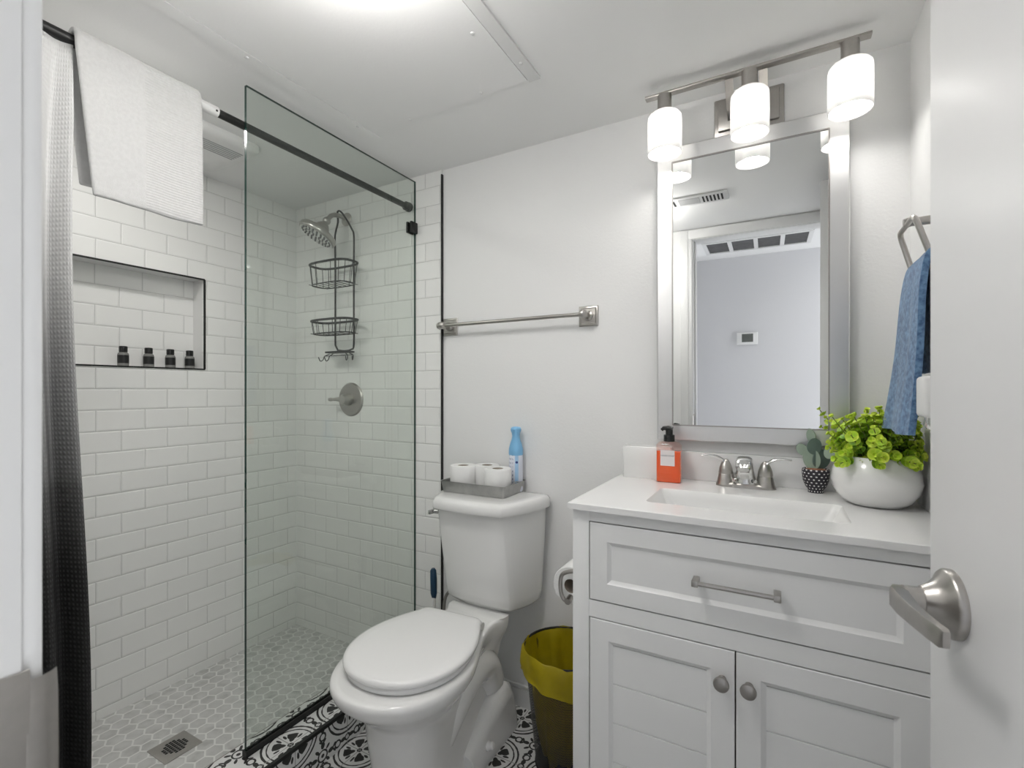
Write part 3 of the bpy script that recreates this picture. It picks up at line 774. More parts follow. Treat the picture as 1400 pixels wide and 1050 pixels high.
bt = cloth('hand_towel', [(.292, 1.25), (.288, 1.36), (.284, 1.46), (.274, 1.493), (.262, 1.484), (.253, 1.42), (.247, 1.30), (.238, 1.20), (.228, 1.120)], 1.255, 1.425, blue_towel_m, wob=.004, th=.012, seed=4,
           ysh=lambda z, t_: (0 - .02 * max(0, t_ - .5), .035 * max(0, (1.49 - z)) / .37 * (1 if t_ > .5 else .2)))
tag(bt, 'blue terry hand towel hanging on the towel ring', 'towel')
# plug-in freshener
pf = thing('plug_in_freshener', 'white plug-in unit on the right wall in front of the blue towel', 'air freshener', (XR, 1.235, 1.13))
pbox('outlet_plate', whitep, pf, XR - .006, XR, 1.165, 1.245, 1.11, 1.235, bev=.002)
bm = NB(); box(bm, XR - .067, XR - .006, 1.172, 1.238, 1.160, 1.240, bev=.008, seg=3); obj('housing', bm, whitep, pf)
bm = NB(); lathe(bm, [(.018, .03), (.020, .012), (.016, .004), (.006, 0)], (XR - .040, 1.208, 1.133)); obj('refill', bm, chrome, pf)

# ------------------------------------------------------------------ toilet
TX = -.95
to = thing('toilet', 'white two-piece toilet with closed lid beside the vanity', 'toilet', (TX, 1.25, 0))
def outline(yf, yb, W, Wn, Wb, z, yc=1.09, ye=1.37, sq=2.15, n=28):
    """half outline front to back; mirrored"""
    L = []
    for k in range(n):
        a = PI / 2 * k / (n - 1)
        L.append((W * math.sin(a) ** (2 / sq), yc - (yc - yf) * math.cos(a) ** (2 / sq) if math.cos(a) > 1e-6 else yc))
    m_ = 10
    for k in range(1, m_ + 1):
        t_ = k / m_; s_ = t_ * t_ * (3 - 2 * t_); L.append((W + (Wn - W) * s_, yc + (ye - yc) * t_))
    for k in range(1, 6):
        t_ = k / 5; s_ = t_ * t_ * (3 - 2 * t_); L.append((Wn + (Wb - Wn) * s_, ye + (min(ye + .06, yb) - ye) * t_))
    L.append((Wb, yb)); L.append((0, yb))
    pts = [(TX + x, y, z) for x, y in L] + [(TX - x, y, z) for x, y in reversed(L[1:-1])]
    return pts
bm = NB()
loft(bm, [outline(1.000, 1.50, .108, .100, .118, 0, 1.10, 1.35), outline(.998, 1.50, .108, .100, .118, .02, 1.10, 1.35), outline(.992, 1.49, .102, .085, .095, .06, 1.10, 1.35),
          outline(.975, 1.48, .102, .066, .07, .16, 1.09, 1.36), outline(.962, 1.47, .110, .062, .066, .24, 1.09, 1.36), outline(.958, 1.48, .120, .07, .075, .29, 1.09, 1.37),
          outline(.935, 1.475, .142, .078, .084, .32, 1.09, 1.38), outline(.908, 1.475, .162, .086, .096, .348, 1.09, 1.39), outline(.886, 1.475, .177, .095, .106, .366, 1.09, 1.39), outline(.868, 1.475, .189, .101, .113, .385, 1.09, 1.39),
          outline(.860, 1.475, .195, .104, .116, .405, 1.09, 1.39), outline(.861, 1.475, .194, .104, .116, .418, 1.09, 1.39), outline(.867, 1.475, .189, .100, .112, .424, 1.09, 1.39), outline(.88, 1.475, .17, .09, .12, .4255, 1.09, 1.39)])
obj('bowl', bm, porcelain, to, ang=60)
for s_ in (-1, 1):   # trapway bulge and bolt skirt
    bm = NB()
    pts = spline([(TX + s_ * .045, 1.13, .12), (TX + s_ * .055, 1.22, .22), (TX + s_ * .06, 1.31, .285), (TX + s_ * .058, 1.40, .27), (TX + s_ * .055, 1.45, .18), (TX + s_ * .05, 1.47, .06)], 5)
    tube(bm, pts, [.045 + .010 * math.sin(PI * i / (len(pts) - 1)) for i in range(len(pts))], 16)
    obj('trapway', bm, porcelain, to, ang=80)
    bm = NB()
    xi, xo = TX + s_ * .05, TX + s_ * .124
    prof = [(1.235, 0), (1.235, .075), (1.30, .105), (1.38, .150), (1.46, .195), (1.50, .17), (1.53, .06), (1.53, 0)]
    loft(bm, [[(xi, y, z) for y, z in prof], [(xo - s_ * .02, y, z) for y, z in prof], [(xo, 1.24 + (y - 1.235) * .96, z * .80) for y, z in prof]])
    bmesh.ops.bevel(bm, geom=[e for e in bm.edges if e.calc_face_angle(0) > .5], offset=.005, segments=2, affect='EDGES')
    obj('skirt', bm, porcelain, to, ang=60)
    bm = NB(); lathe(bm, [(.015, 0), (.0155, .006), (.0125, .010), (.012, .022), (.008, .027), (.002, .028)], (xo - s_ * .003, 1.325, .060), (s_, 0, .35), 20); obj('bolt_cap', bm, seatp, to)
def lid_ring(off, z, yf=.902, yb=1.33, W=.184, Wb=.120):
    L = []
    yc = 1.10; n = 26
    for k in range(n):
        a = PI / 2 * k / (n - 1); ca = max(math.cos(a), 0)
        L.append(((W - off) * math.sin(a) ** (2 / 2.1), yc - (yc - yf - off) * ca ** (2 / 2.1)))
    for k in range(1, 10):
        t_ = k / 9; L.append((W - off + (Wb - W) * (t_ ** 1.9), yc + (yb - off - .03 - yc) * t_))
    for k in range(1, 6):
        a = PI / 2 * k / 5; L.append((Wb - off - .03 + .03 * math.cos(a), yb - off - .03 + .03 * math.sin(a)))
    L.append((0, yb - off))
    P = [(x, y) for x, y in L] + [(-x, y) for x, y in reversed(L[1:-1])]
    ca, sa = math.cos(.062), math.sin(.062)      # the lid sits a little askew
    return [(TX + x * ca - (y - 1.1) * sa, 1.1 + x * sa + (y - 1.1) * ca, z) for x, y in P]
bm = NB(); loft(bm, [lid_ring(.012, .4265), lid_ring(.009, .430), lid_ring(.009, .441), lid_ring(.012, .4435)]); obj('seat', bm, seatp, to, ang=60)
bm = NB(); loft(bm, [lid_ring(.006, .4465), lid_ring(.001, .449), lid_ring(0, .456), lid_ring(.004, .4625), lid_ring(.014, .466), lid_ring(.04, .4675), lid_ring(.07, .468)]); obj('lid', bm, seatp, to, ang=60)
for s_ in (-1, 1):
    bm = NB(); cyl(bm, (TX + s_ * .05, 1.33, .440), (TX + s_ * .10, 1.33, .440), .012); box(bm, TX + s_ * .075 - .02, TX + s_ * .075 + .02, 1.322, 1.35, .4255, .442, bev=.003); obj('hinge', bm, seatp, to)
# tank
def tank(yf, yb, wf, wb, z, n=8):
    L = [(0, yf)]
    L.append((wf * .5, yf + .002)); L.append((wf - .006, yf + .009))
    for k in range(n):       # curved side from crease to the back
        t_ = k / (n - 1); L.append((wf + (wb - wf) * math.sin(PI / 2 * t_), yf + .012 + (yb - .02 - yf - .012) * (t_ ** 1.15)))
    L.append((wb - .006, yb - .004)); L.append((wb - .02, yb)); L.append((0, yb))
    return [(TX + x, y, z) for x, y in L] + [(TX - x, y, z) for x, y in reversed(L[1:-1])]
bm = NB()
loft(bm, [tank(1.47, 1.56, .10, .12, .4262), tank(1.465, 1.61, .125, .165, .436), tank(1.447, 1.615, .133, .180, .452), tank(1.44, 1.617, .136, .186, .48), tank(1.41, 1.62, .137, .195, .65), tank(1.388, 1.62, .138, .201, .79)])
tk = obj('tank', bm, porcelain, to, ang=40)
bm = NB()
loft(bm, [tank(1.385, 1.622, .140, .202, .785), tank(1.366, 1.628, .140, .212, .787), tank(1.362, 1.63, .141, .214, .793), tank(1.364, 1.63, .141, .213, .815), tank(1.372, 1.625, .138, .207, .826), tank(1.39, 1.615, .13, .195, .8295), tank(1.42, 1.60, .11, .17, .830)])
obj('tank_lid', bm, porcelain, to, ang=50)
bm = NB(); cyl(bm, (TX - .145, 1.415, .768), (TX - .166, 1.410, .768), .008); box(bm, TX - .172, TX - .160, 1.385, 1.418, .760, .776, bev=.003); obj('flush_lever', bm, chrome, to)

# tray, rolls and spray on the tank
tx0, tx1, ty0, ty1, tz = -1.118, -.848, 1.463, 1.633, .831
tin = mat('galvanised_tin', (.52, .52, .51), .42, .9, noise=30, var=.45)
ty = thing('galvanised_tray', 'grey galvanised metal tray on the toilet tank', 'tray', ((tx0 + tx1) / 2, (ty0 + ty1) / 2 - .01, tz))
bm = NB()
def TR(o_, z): return RR(tx0 + o_, tx1 - o_, ty0 + o_, ty1 - .008 - o_ * .3, .008, z, 3)
loft(bm, [TR(.002, tz), TR(-.004, tz + .040), TR(-.006, tz + .042), TR(-.0025, tz + .041), TR(.0035, tz + .0015)], True, True)
obj('pan', bm, tin, ty, ang=30)
for x, s_ in ((tx0, -1), (tx1, 1)):
    bm = NB(); tube(bm, spline([(x, 1.52, tz + .036), (x + s_ * .003, 1.525, tz + .044), (x + s_ * .004, 1.545, tz + .046), (x + s_ * .003, 1.565, tz + .044), (x, 1.57, tz + .036)], 4), .002, 8); obj('handle', bm, tin, ty)
papm = mat('toilet_paper', (.85, .85, .84), .95, noise=90, var=.04, bump=(260, .5, .0015))
cardm = mat('cardboard_core', (.42, .36, .30), .9, noise=60, var=.1)
def roll(x, y, lab):
    r_ = thing('toilet_paper_roll', lab, 'toilet paper', (x, y, tz + .0015), 'toilet paper rolls in the tray')
    z = tz + .0015
    bm = NB(); lathe(bm, [(.021, 0), (.048, 0), (.0500, .003), (.0505, .050), (.0500, .091), (.048, .0945), (.036, .0955), (.021, .094), (.0205, .003), (.021, 0)], (x, y, z), n=36, cap0=False, cap1=False); obj('paper', bm, papm, r_, ang=50)
    bm = NB(); lathe(bm, [(.0205, .001), (.0205, .093), (.019, .093), (.019, .001)], (x, y, z), n=24, cap0=False, cap1=False); obj('core', bm, cardm, r_)
roll(-.906, 1.5215, 'toilet paper roll at the front right of the tray beside the blue spray')
roll(-1.060, 1.5215, 'toilet paper roll at the left front corner of the tray')
roll(-.983, 1.572, 'toilet paper roll behind and between the other two rolls')
bluep = mat('sky_blue_plastic', (.22, .50, .78), .3, noise=20, var=.03)
sp = thing('air_freshener_spray', 'light blue air freshener spray bottle behind the paper rolls', 'spray bottle', (-.875, 1.598, tz + .001))
sxp, syp = -.873, 1.600
bm = NB(); lathe(bm, [(.024, 0), (.0265, .004), (.0265, .130), (.0255, .140)], (sxp, syp, tz + .001), n=30)
m = bpy.data.materials.new('spray_label'); m.use_nodes = True; t = NT(m); o3 = t.objxyz()
ang_ = t.m('ARCTAN2', o3[1], o3[0]); grid = t.m('MULTIPLY', t.m('GREATER_THAN', t.m('SINE', t.m('MULTIPLY', ang_, 16.0)), .35), t.m('GREATER_THAN', t.m('SINE', t.m('MULTIPLY', o3[2], 420.0)), .3))
spk = t.m('GREATER_THAN', t.noise(420), .47)
mask = t.m('MULTIPLY', t.m('MULTIPLY', grid, spk), t.m('LESS_THAN', ang_, -1.2))
cc = t.mix(mask, (.74, .77, .86), (.10, .12, .25))
dot = t.m('LESS_THAN', t.m('ADD', t.m('POWER', t.m('SUBTRACT', ang_, -.85), 2.0), t.m('POWER', t.m('MULTIPLY', t.m('SUBTRACT', o3[2], .112), 42.0), 2.0)), .035)
cc = t.mix(dot, cc, (.01, .03, .2))
col = t.m('MULTIPLY', t.m('GREATER_THAN', ang_, -1.12), t.m('LESS_THAN', ang_, -.6))
cc = t.mix(t.m('MULTIPLY', col, t.m('SUBTRACT', 1.0, dot)), cc, (.40, .62, .86))
t.link(cc, t.b.inputs['Base Color']); t.b.inputs['Roughness'].default_value = .35
bd = obj('body', bm, m, sp)
bm = NB(); lathe(bm, [(.0262, .137), (.0275, .142), (.0270, .160), (.022, .180), (.0165, .195), (.0145, .208), (.0165, .220), (.020, .228), (.0205, .236), (.016, .242), (.006, .244)], (sxp, syp, tz + .001), n=30); ca = obj('spray_head', bm, bluep, sp, ang=60)
bm = NB(); cyl(bm, (sxp, syp - .018, tz + .231), (sxp, syp - .024, tz + .232), .004, .003); obj('nozzle', bm, bluep, ca)

# toilet brush between tank and tile
tbz = thing('toilet_brush', 'toilet brush with dark blue handle beside the toilet tank', 'toilet brush', (-1.222, 1.50, 0))
bx_, by_ = -1.198, 1.515
bm = NB(); lathe(bm, [(.042, 0), (.045, .01), (.040, .12), (.034, .24), (.030, .26), (.028, .255)], (bx_, by_, 0)); obj('holder', bm, whitep, tbz)
bm = NB(); cyl(bm, (bx_, by_, .24), (bx_ + .002, by_ - .001, .40), .008); obj('shaft', bm, whitep, tbz)
blueh = mat('navy_plastic', (.012, .045, .09), .35, noise=30, var=.1)
bm = NB(); tube(bm, [(bx_ + .002, by_, .39), (bx_ + .001, by_, .41), (bx_, by_, .47), (bx_ - .002, by_, .50), (bx_ - .002, by_, .508)], [.008, .013, .0135, .012, .006], 12); obj('handle', bm, blueh, tbz)
# water supply line behind it
ws = thing('supply_hose', 'grey water supply hose rising to the tank behind the brush', 'hose', (-1.13, 1.56, .15))
bm = NB(); tube(bm, spline([(-1.155, D, .16), (-1.155, 1.60, .16), (-1.155, 1.55, .20), (-1.158, 1.53, .32), (-1.150, 1.53, .40), (-1.115, 1.54, .445)], 5), .006, 10); obj('hose', bm, dnickel, ws)
bm = NB(); cyl(bm, (-1.155, D, .16), (-1.155, D - .006, .16), .022); cyl(bm, (-1.155, D - .004, .16), (-1.155, D - .055, .16), .010); obj('valve', bm, chrome, ws)

# ------------------------------------------------------------------ toilet paper holder on the vanity side
tp = thing('toilet_paper_holder', 'dark nickel toilet paper holder on the side of the vanity', 'paper holder', (VX0, 1.35, .68))
ax_, az_ = -.527, .655
bm = NB(); lathe(bm, [(.022, 0), (.022, .005), (.012, .010)], (VX0, 1.285, .700), (-1, 0, 0)); obj('mount', bm, dnickel, tp)
bm = NB(); tube(bm, spline([(VX0 - .004, 1.285, .700), (VX0 - .035, 1.28, .702), (ax_ - .012, 1.275, .690), (ax_ - .022, 1.273, .668), (ax_ - .02, 1.274, .630), (ax_ - .010, 1.278, .612), (ax_, 1.29, .610)], 5), .0058, 10); obj('arm', bm, dnickel, tp)
bm = NB(); cyl(bm, (ax_, 1.270, .612), (ax_, 1.42, .635), .009); obj('rod', bm, dnickel, tp)
hr = thing('toilet_paper_roll', 'toilet paper roll on the holder at the side of the vanity', 'toilet paper', (ax_, 1.35, .597))
bm = NB(); lathe(bm, [(.020, 0), (.053, 0), (.055, .003), (.055, .100), (.053, .103), (.020, .103), (.020, 0)], (ax_, 1.295, .648), (0, 1, 0), 40, False, False); obj('paper', bm, papm, hr, ang=50)
bm = NB(); lathe(bm, [(.0198, .001), (.0198, .102), (.0185, .102), (.0185, .001)], (ax_, 1.295, .648), (0, 1, 0), 24, False, False); obj('core', bm, cardm, hr)

# ------------------------------------------------------------------ waste bin with yellow bag
WX, WY, WZ = -.612, 1.455, .375
wb = thing('waste_bin', 'black mesh waste bin lined with yellow bag beside the vanity', 'waste bin', (WX, WY, 0))
m = bpy.data.materials.new('black_wire_mesh'); m.use_nodes = True; t = NT(m); o3 = t.objxyz()
a_ = t.m('MULTIPLY', t.m('ARCTAN2', o3[1], o3[0]), 170 / (2 * PI)); zr = t.m('DIVIDE', o3[2], .0042)
a2 = t.m('ADD', a_, t.m('MULTIPLY', t.m('MODULO', t.m('FLOOR', zr), 2.0), .5))
du = t.m('SUBTRACT', t.m('FRACT', t.m('ADD', a2, 500.0)), .5); dv = t.m('SUBTRACT', t.m('FRACT', zr), .5)
hole = t.m('LESS_THAN', t.m('ADD', t.m('MULTIPLY', du, du), t.m('MULTIPLY', dv, dv)), .115)
t.b.inputs['Base Color'].default_value = (.015, .015, .014, 1); t.b.inputs['Roughness'].default_value = .4
t.link(t.m('SUBTRACT', 1.0, hole), t.b.inputs['Alpha'])
bm = NB(); lathe(bm, [(.092, .004), (.095, .01), (.132, WZ - .004)], (WX, WY, 0), n=48, cap1=False); obj('mesh_body', bm, m, wb)
bm = NB(); pts = [(WX + .134 * math.cos(2 * PI * k / 40), WY + .134 * math.sin(2 * PI * k / 40), WZ) for k in range(40)]; tube(bm, pts, .004, 8, closed=True); obj('rim', bm, black, wb)
bm = NB(); pts = [(WX + .093 * math.cos(2 * PI * k / 40), WY + .093 * math.sin(2 * PI * k / 40), .006) for k in range(40)]; tube(bm, pts, .005, 8, closed=True); obj('foot_ring', bm, black, wb)
bagm = bpy.data.materials.new('yellow_bag'); bagm.use_nodes = True; t = NT(bagm)
t.link(t.mix(t.ramp(t.noise(18, detail=4), [(.35, (0, 0, 0)), (.65, (1, 1, 1))]), (.62, .50, .015), (.45, .36, .01)), t.b.inputs['Base Color']); t.b.inputs['Roughness'].default_value = .3
tl = t.new('ShaderNodeBsdfTranslucent'); tl.inputs[0].default_value = (.75, .60, .03, 1); trn = t.new('ShaderNodeBsdfTransparent'); trn.inputs[0].default_value = (.9, .8, .3, 1)
m1 = t.new('ShaderNodeMixShader'); m1.inputs[0].default_value = .4; t.link(t.b.outputs[0], m1.inputs[1]); t.link(tl.outputs[0], m1.inputs[2])
m2 = t.new('ShaderNodeMixShader'); m2.inputs[0].default_value = .12; t.link(m1.outputs[0], m2.inputs[1]); t.link(trn.outputs[0], m2.inputs[2]); t.link(m2.outputs[0], t.out.inputs['Surface'])
bm = NB(); rg = random.Random(5); N = 72; rings = []
ph = [rg.uniform(0, 6.28) for _ in range(6)]
prof = [(.070, .035, .010), (.088, .10, .008), (.100, .18, .007), (.112, .26, .005), (.124, .34, .003), (.129, .372, .001), (.134, .381, .0012), (.1395, .376, .0015), (.142, .350, .003), (.1435, .325, .0035), (.1415, .305, .003), (.140, .290, .003), (.141, .284, .003)]
for i, (r_, z_, w_) in enumerate(prof):
    ring = []
    for k in range(N):
        a = 2 * PI * k / N
        rr_ = r_ + w_ * (math.sin(5 * a + ph[0] + i * .5) + .7 * math.sin(9 * a + ph[1] - i * .7) + .5 * math.sin(17 * a + ph[2]))
        zz = z_ + (.010 if i > 7 else .004 if i > 4 else 0) * math.sin(2 * a + ph[3]) + (.012 if i > 8 else 0) * math.sin(a - 2.4) + .0025 * math.sin(11 * a + ph[4] + i)
        if zz > .37 and False: zz = .37
        ring.append((WX + rr_ * math.cos(a), WY + rr_ * math.sin(a), zz))
    rings.append(ring)
loft(bm, rings, True, False); bg = obj('bag', bm, bagm, wb, ang=80)
bm = NB(); bmesh.ops.create_icosphere(bm, subdivisions=3, radius=.06)
for v_ in bm.verts: v_.co = v_.co * (1 + .25 * math.sin(v_.co.x * 90) * math.cos(v_.co.y * 80 + v_.co.z * 60)); v_.co += Vector((WX, WY, .105))
lit = obj('litter', bm, mat('crumpled_paper', (.42, .20, .04), .8, noise=30, var=.6), None); tag(lit, 'crumpled brown litter inside the yellow bag of the waste bin', 'litter')

# ------------------------------------------------------------------ shower glass
sg = thing('shower_screen', 'fixed clear glass shower screen in black channel on the curb', 'shower screen', (-1.392, 1.25, .12))
GX = -1.392
bm = NB(); vs = box(bm, GX - .005, GX + .005, .868, D - .010, .124, 2.122)
pane = obj('glass_pane', bm, glass, sg, smooth=False, extra=(glass_edge,))
for pg in pane.data.polygons:
    if abs(pg.normal.x) < .5: pg.material_index = 1
bm = NB(); box(bm, GX - .010, GX - .005, .868, D - .009, .1205, .138); box(bm, GX + .005, GX + .010, .868, D - .009, .1205, .138); box(bm, GX - .010, GX + .010, .868, D - .009, .1205, .124); box(bm, GX - .010, GX + .010, .864, .868, .1205, .138)
obj('bottom_channel', bm, black, sg, smooth=False)
bm = NB(); box(bm, GX - .016, GX - .0055, D - .050, D - .009, 1.892, 1.940, bev=.003); box(bm, GX + .0055, GX + .016, D - .050, D - .009, 1.892, 1.940, bev=.003); obj('wall_clamp', bm, black, sg)
# curtain rod
RXX, RZ = -1.422, 2.016
rd = thing('curtain_rod', 'black tension curtain rod across the shower', 'curtain rod', (RXX, .9, RZ))
bm = NB(); cyl(bm, (RXX, YD, RZ), (RXX, .80, RZ), .0135); cyl(bm, (RXX, .80, RZ), (RXX, D - .012, RZ), .0118); obj('pole', bm, black, rd)
for y0, y1 in ((D - .0085, D - .035), (YD, YD + .03)):
    bm = NB(); lathe(bm, [(.018, 0), (.020, .004), (.0205, .012), (.015, .016), (.0175, .019), (.019, .028), (.015, .032), (.0125, .034)], (RXX, y0, RZ), (0, 1 if y1 > y0 else -1, 0)); obj('end_cap', bm, black, rd)
bm = NB(); lathe(bm, [(.0142, 0), (.0148, .002), (.0148, .088), (.0142, .090)], (RXX, .712, RZ), (0, 1, 0), 24); obj('white_sleeve', bm, whitep, rd)
bm = NB(); cyl(bm, (RXX + .0147, .793, RZ - .003), (RXX + .0155, .793, RZ - .003), .003); obj('sleeve_button', bm, black, rd)
# white towel over the rod
wt = cloth('bath_towel', [(-1.448, 1.70), (-1.449, 1.85), (-1.449, 1.98), (-1.444, 2.026), (-1.422, 2.041), (-1.400, 2.026), (-1.394, 1.98), (-1.390, 1.85), (-1.386, 1.663)], .472, .744, white_towel_m, wob=.0025, th=.013, seed=2, ny=30,
            ysh=lambda z, t_: (.030 * max(0, (2.0 - z)) / .34, -.0))
tag(wt, 'white bath towel with ribbed border folded over the curtain rod', 'towel')
# shower curtain, bunched
bm = NB(); uvl = bm.loops.layers.uv.new('UVMap'); NY = 120; NZ = 60; grid = []
for i in range(NZ + 1):
    z = .03 + (2.004 - .03) * i / NZ; row = []
    fl = 1 - z / 2.0
    for j in range(NY + 1):
        t_ = j / NY; yy = .16 + (.474 - .16 + .022 * fl + .012 * math.sin(z * 3.2)) * t_
        x = RXX + .0015 + (.004 + .014 * min(1, fl * 12) + .016 * fl) * math.sin(t_ * 2 * PI * 5.25 + .35 * math.sin(z * 2.4)) + .006 * min(1, fl * 12) * math.sin(t_ * 31 + z * 1.5)
        vtx = bm.verts.new((x - .012 * fl, yy, z)); row.append((vtx, (t_ * 1.0, z)))
    grid.append(row)
for i in range(NZ):
    for j in range(NY):
        q = (grid[i][j], grid[i][j + 1], grid[i + 1][j + 1], grid[i + 1][j]); f_ = bm.faces.new([a[0] for a in q])
        for lp, a in zip(f_.loops, q): lp[uvl].uv = a[1]
cu = obj('shower_curtain', bm, curtain_m, None, ang=180)
so = cu.modifiers.new('thick', 'SOLIDIFY'); so.thickness = .0012
tag(cu, 'waffle shower curtain fading from white through grey to black', 'shower curtain')
# exhaust fan, and a fill downlight added out of sight behind the towel
ef = thing('exhaust_fan', 'white rectangular exhaust fan cover in the shower ceiling', 'exhaust fan', (-1.91, 1.03, H))
def EF(x0, x1, y0, y1, z): return RR(x0, x1, y0, y1, .03, z, 5)
bm = NB(); loft(bm, [EF(-2.08, -1.735, .91, 1.15, H), EF(-2.08, -1.735, .91, 1.15, H - .014), EF(-2.072, -1.743, .918, 1.142, H - .026), EF(-2.06, -1.755, .93, 1.13, H - .032)], True, True)
obj('cover', bm, whitep, ef, ang=50)
lg = mat('louver_grey', (.42, .42, .42), .6, noise=9, var=.05)
for k in range(6): pbox('louver', lg, ef, -1.87 + k * .014, -1.865 + k * .014, .95, 1.11, H - .0335, H - .0315)
dl_ = thing('shower_fill_lamp', 'added small round fill downlight in the shower ceiling, hidden behind the towel', 'lamp', (-1.70, .69, H))
bm = NB(); lathe(bm, [(.068, 0), (.068, -.003), (.060, -.006), (.052, -.004)], (-1.70, .69, H), n=32); obj('trim_ring', bm, whitep, dl_)
bm = NB(); lathe(bm, [(.051, -.0045), (.03, -.0055)], (-1.70, .69, H), n=32); obj('lens', bm, diff_m, dl_)

# ------------------------------------------------------------------ shower head, caddy, valve, drain, bottles
SX, SZ = -1.814, 2.032
sh = thing('wall_shower', 'brushed nickel shower head on wall arm', 'shower head', (SX, D - .008, SZ))
bm = NB(); lathe(bm, [(.032, 0), (.032, .003), (.028, .008), (.016, .013), (.012, .016)], (SX, D - .008, SZ), (0, -1, 0)); obj('flange', bm, nickel, sh)
arm = spline([(SX, D - .01, SZ), (SX, D - .05, SZ + .004), (SX + .006, D - .10, SZ - .010), (SX + .012, D - .132, SZ - .043)], 6)
bm = NB(); tube(bm, arm, .0105, 14); obj('arm', bm, nickel, sh)
hc = Vector((SX + .012, D - .152, SZ - .074)); nv = Vector((-.30, -.42, -.86)).normalized()
bm = NB(); bmesh.ops.create_uvsphere(bm, u_segments=18, v_segments=12, radius=.018)
for v_ in bm.verts: v_.co += Vector((SX + .012, D - .136, SZ - .048))
obj('ball_joint', bm, nickel, sh)
bm = NB(); lathe(bm, [(.012, -.012), (.020, -.008), (.030, .006), (.036, .018), (.060, .026), (.080, .034), (.086, .042), (.086, .056), (.083, .060), (.078, .061)], hc, nv, 40, cap1=True); hd = obj('head', bm, nickel, sh, ang=50)
u_, v_ = frame(nv); fc = hc + nv * .0612
bm = NB(); lathe(bm, [(.078, 0), (.078, .0015), (.02, .0015)], fc, nv, 40); fp = obj('face_plate', bm, chrome, hd)
bm = NB()
for R_, cnt in ((.016, 6), (.033, 10), (.050, 16), (.066, 22)):
    for k in range(cnt):
        q = fc + nv * .0015 + u_ * R_ * math.cos(2 * PI * k / cnt) + v_ * R_ * math.sin(2 * PI * k / cnt); lathe(bm, [(.0042, 0), (.0036, .003)], q, nv, 8)
obj('nozzles', bm, blackp, hd)
# caddy
cd = thing('shower_caddy', 'black wire shower caddy hanging from the shower arm', 'shower caddy', (SX, D - .05, 1.4))
KX = -1.800; ky = D - .035; dx = .062
bm = NB(); wr = .0042
top = spline([(KX - dx, ky, 1.43), (KX - dx, ky, 1.60), (KX - dx, ky, 1.82), (KX - dx, ky - .002, 1.94), (KX - .052, ky - .005, 1.975), (KX - .030, ky - .012, 2.01), (KX - .022, ky - .022, 2.040), (KX - .013, ky - .028, 2.0525), (KX + .0, ky - .028, 2.0525), (KX + .012, ky - .022, 2.040), (KX + .030, ky - .012, 2.01), (KX + .055, ky - .005, 1.965), (KX + dx, ky, 1.935), (KX + dx, ky, 1.82), (KX + dx, ky, 1.60), (KX + dx, ky, 1.43), (KX + .045, ky, 1.405), (KX, ky, 1.40), (KX - .045, ky, 1.405)], 4)
tube(bm, top, wr, 8, closed=True); obj('frame', bm, black, cd)
def basket(zt, zb, w, dpt, name):
    bm = NB(); 
    def loop(z, sc_, n=28):
        out = []
        for k in range(n):
            a = 2 * PI * k / n; ca, sa = math.cos(a), math.sin(a); e = 3.2
            out.append((KX + w * sc_ * abs(ca) ** (2 / e) * math.copysign(1, ca), ky - .006 - dpt / 2 + dpt / 2 * sc_ * abs(sa) ** (2 / e) * math.copysign(1, sa), z))
        return out
    tube(bm, loop(zt, 1), .0055, 8, closed=True); 
    b = obj(name, bm, black, cd)
    bm = NB(); tube(bm, loop(zb, .90), .0026, 6, closed=True)
    A, B = loop(zt, 1), loop(zb, .90)
    for k in range(0, 28, 2): tube(bm, [A[k], B[k]], .0016, 6)
    for k in range(7):
        x = KX - w * .8 + w * 1.6 * k / 6; tube(bm, [(x, ky - .006 - dpt * .05, zb), (x, ky - .006 - dpt * .95, zb)], .0016, 6)
    obj('wires', bm, black, b)
basket(1.795, 1.700, .125, .118, 'basket'); basket(1.535, 1.475, .125, .108, 'basket')
bm = NB()
box(bm, KX - .070, KX + .070, ky - .055, ky - .002, 1.388, 1.396, bev=.002)
sd = obj('soap_shelf', bm, black, cd)
bm = NB()
for x in (-.095, -.060, .060, .095):
    tube(bm, spline([(KX + x * .7, ky - .03, 1.385), (KX + x, ky - .035, 1.375), (KX + x * 1.05, ky - .040, 1.358), (KX + x * 1.12, ky - .050, 1.352), (KX + x * 1.18, ky - .056, 1.370)], 4), .0022, 6)
tube(bm, [(KX - .095, ky - .035, 1.376), (KX + .095, ky - .035, 1.376)], .0022, 6)
obj('hooks', bm, black, cd)
# valve
sv = thing('shower_valve', 'round brushed nickel shower valve with lever handle on the tile', 'shower valve', (-1.800, D - .008, 1.17))
vx = -1.784
bm = NB(); lathe(bm, [(.080, 0), (.080, .003), (.074, .009), (.050, .013), (.030, .014)], (vx, D - .008, 1.170), (0, -1, 0), 40); obj('plate', bm, dnickel, sv)
bm = NB(); lathe(bm, [(.028, .010), (.027, .030), (.024, .050), (.020, .056), (.010, .058)], (vx, D - .008, 1.170), (0, -1, 0)); obj('hub', bm, nickel, sv)
bm = NB(); tube(bm, [(vx - .01, D - .045, 1.170), (vx - .040, D - .052, 1.171), (vx - .070, D - .060, 1.170), (vx - .076, D - .060, 1.170), (vx - .090, D - .061, 1.170)], [.020, .010, .006, .009, .008], 14); obj('lever', bm, nickel, sv)
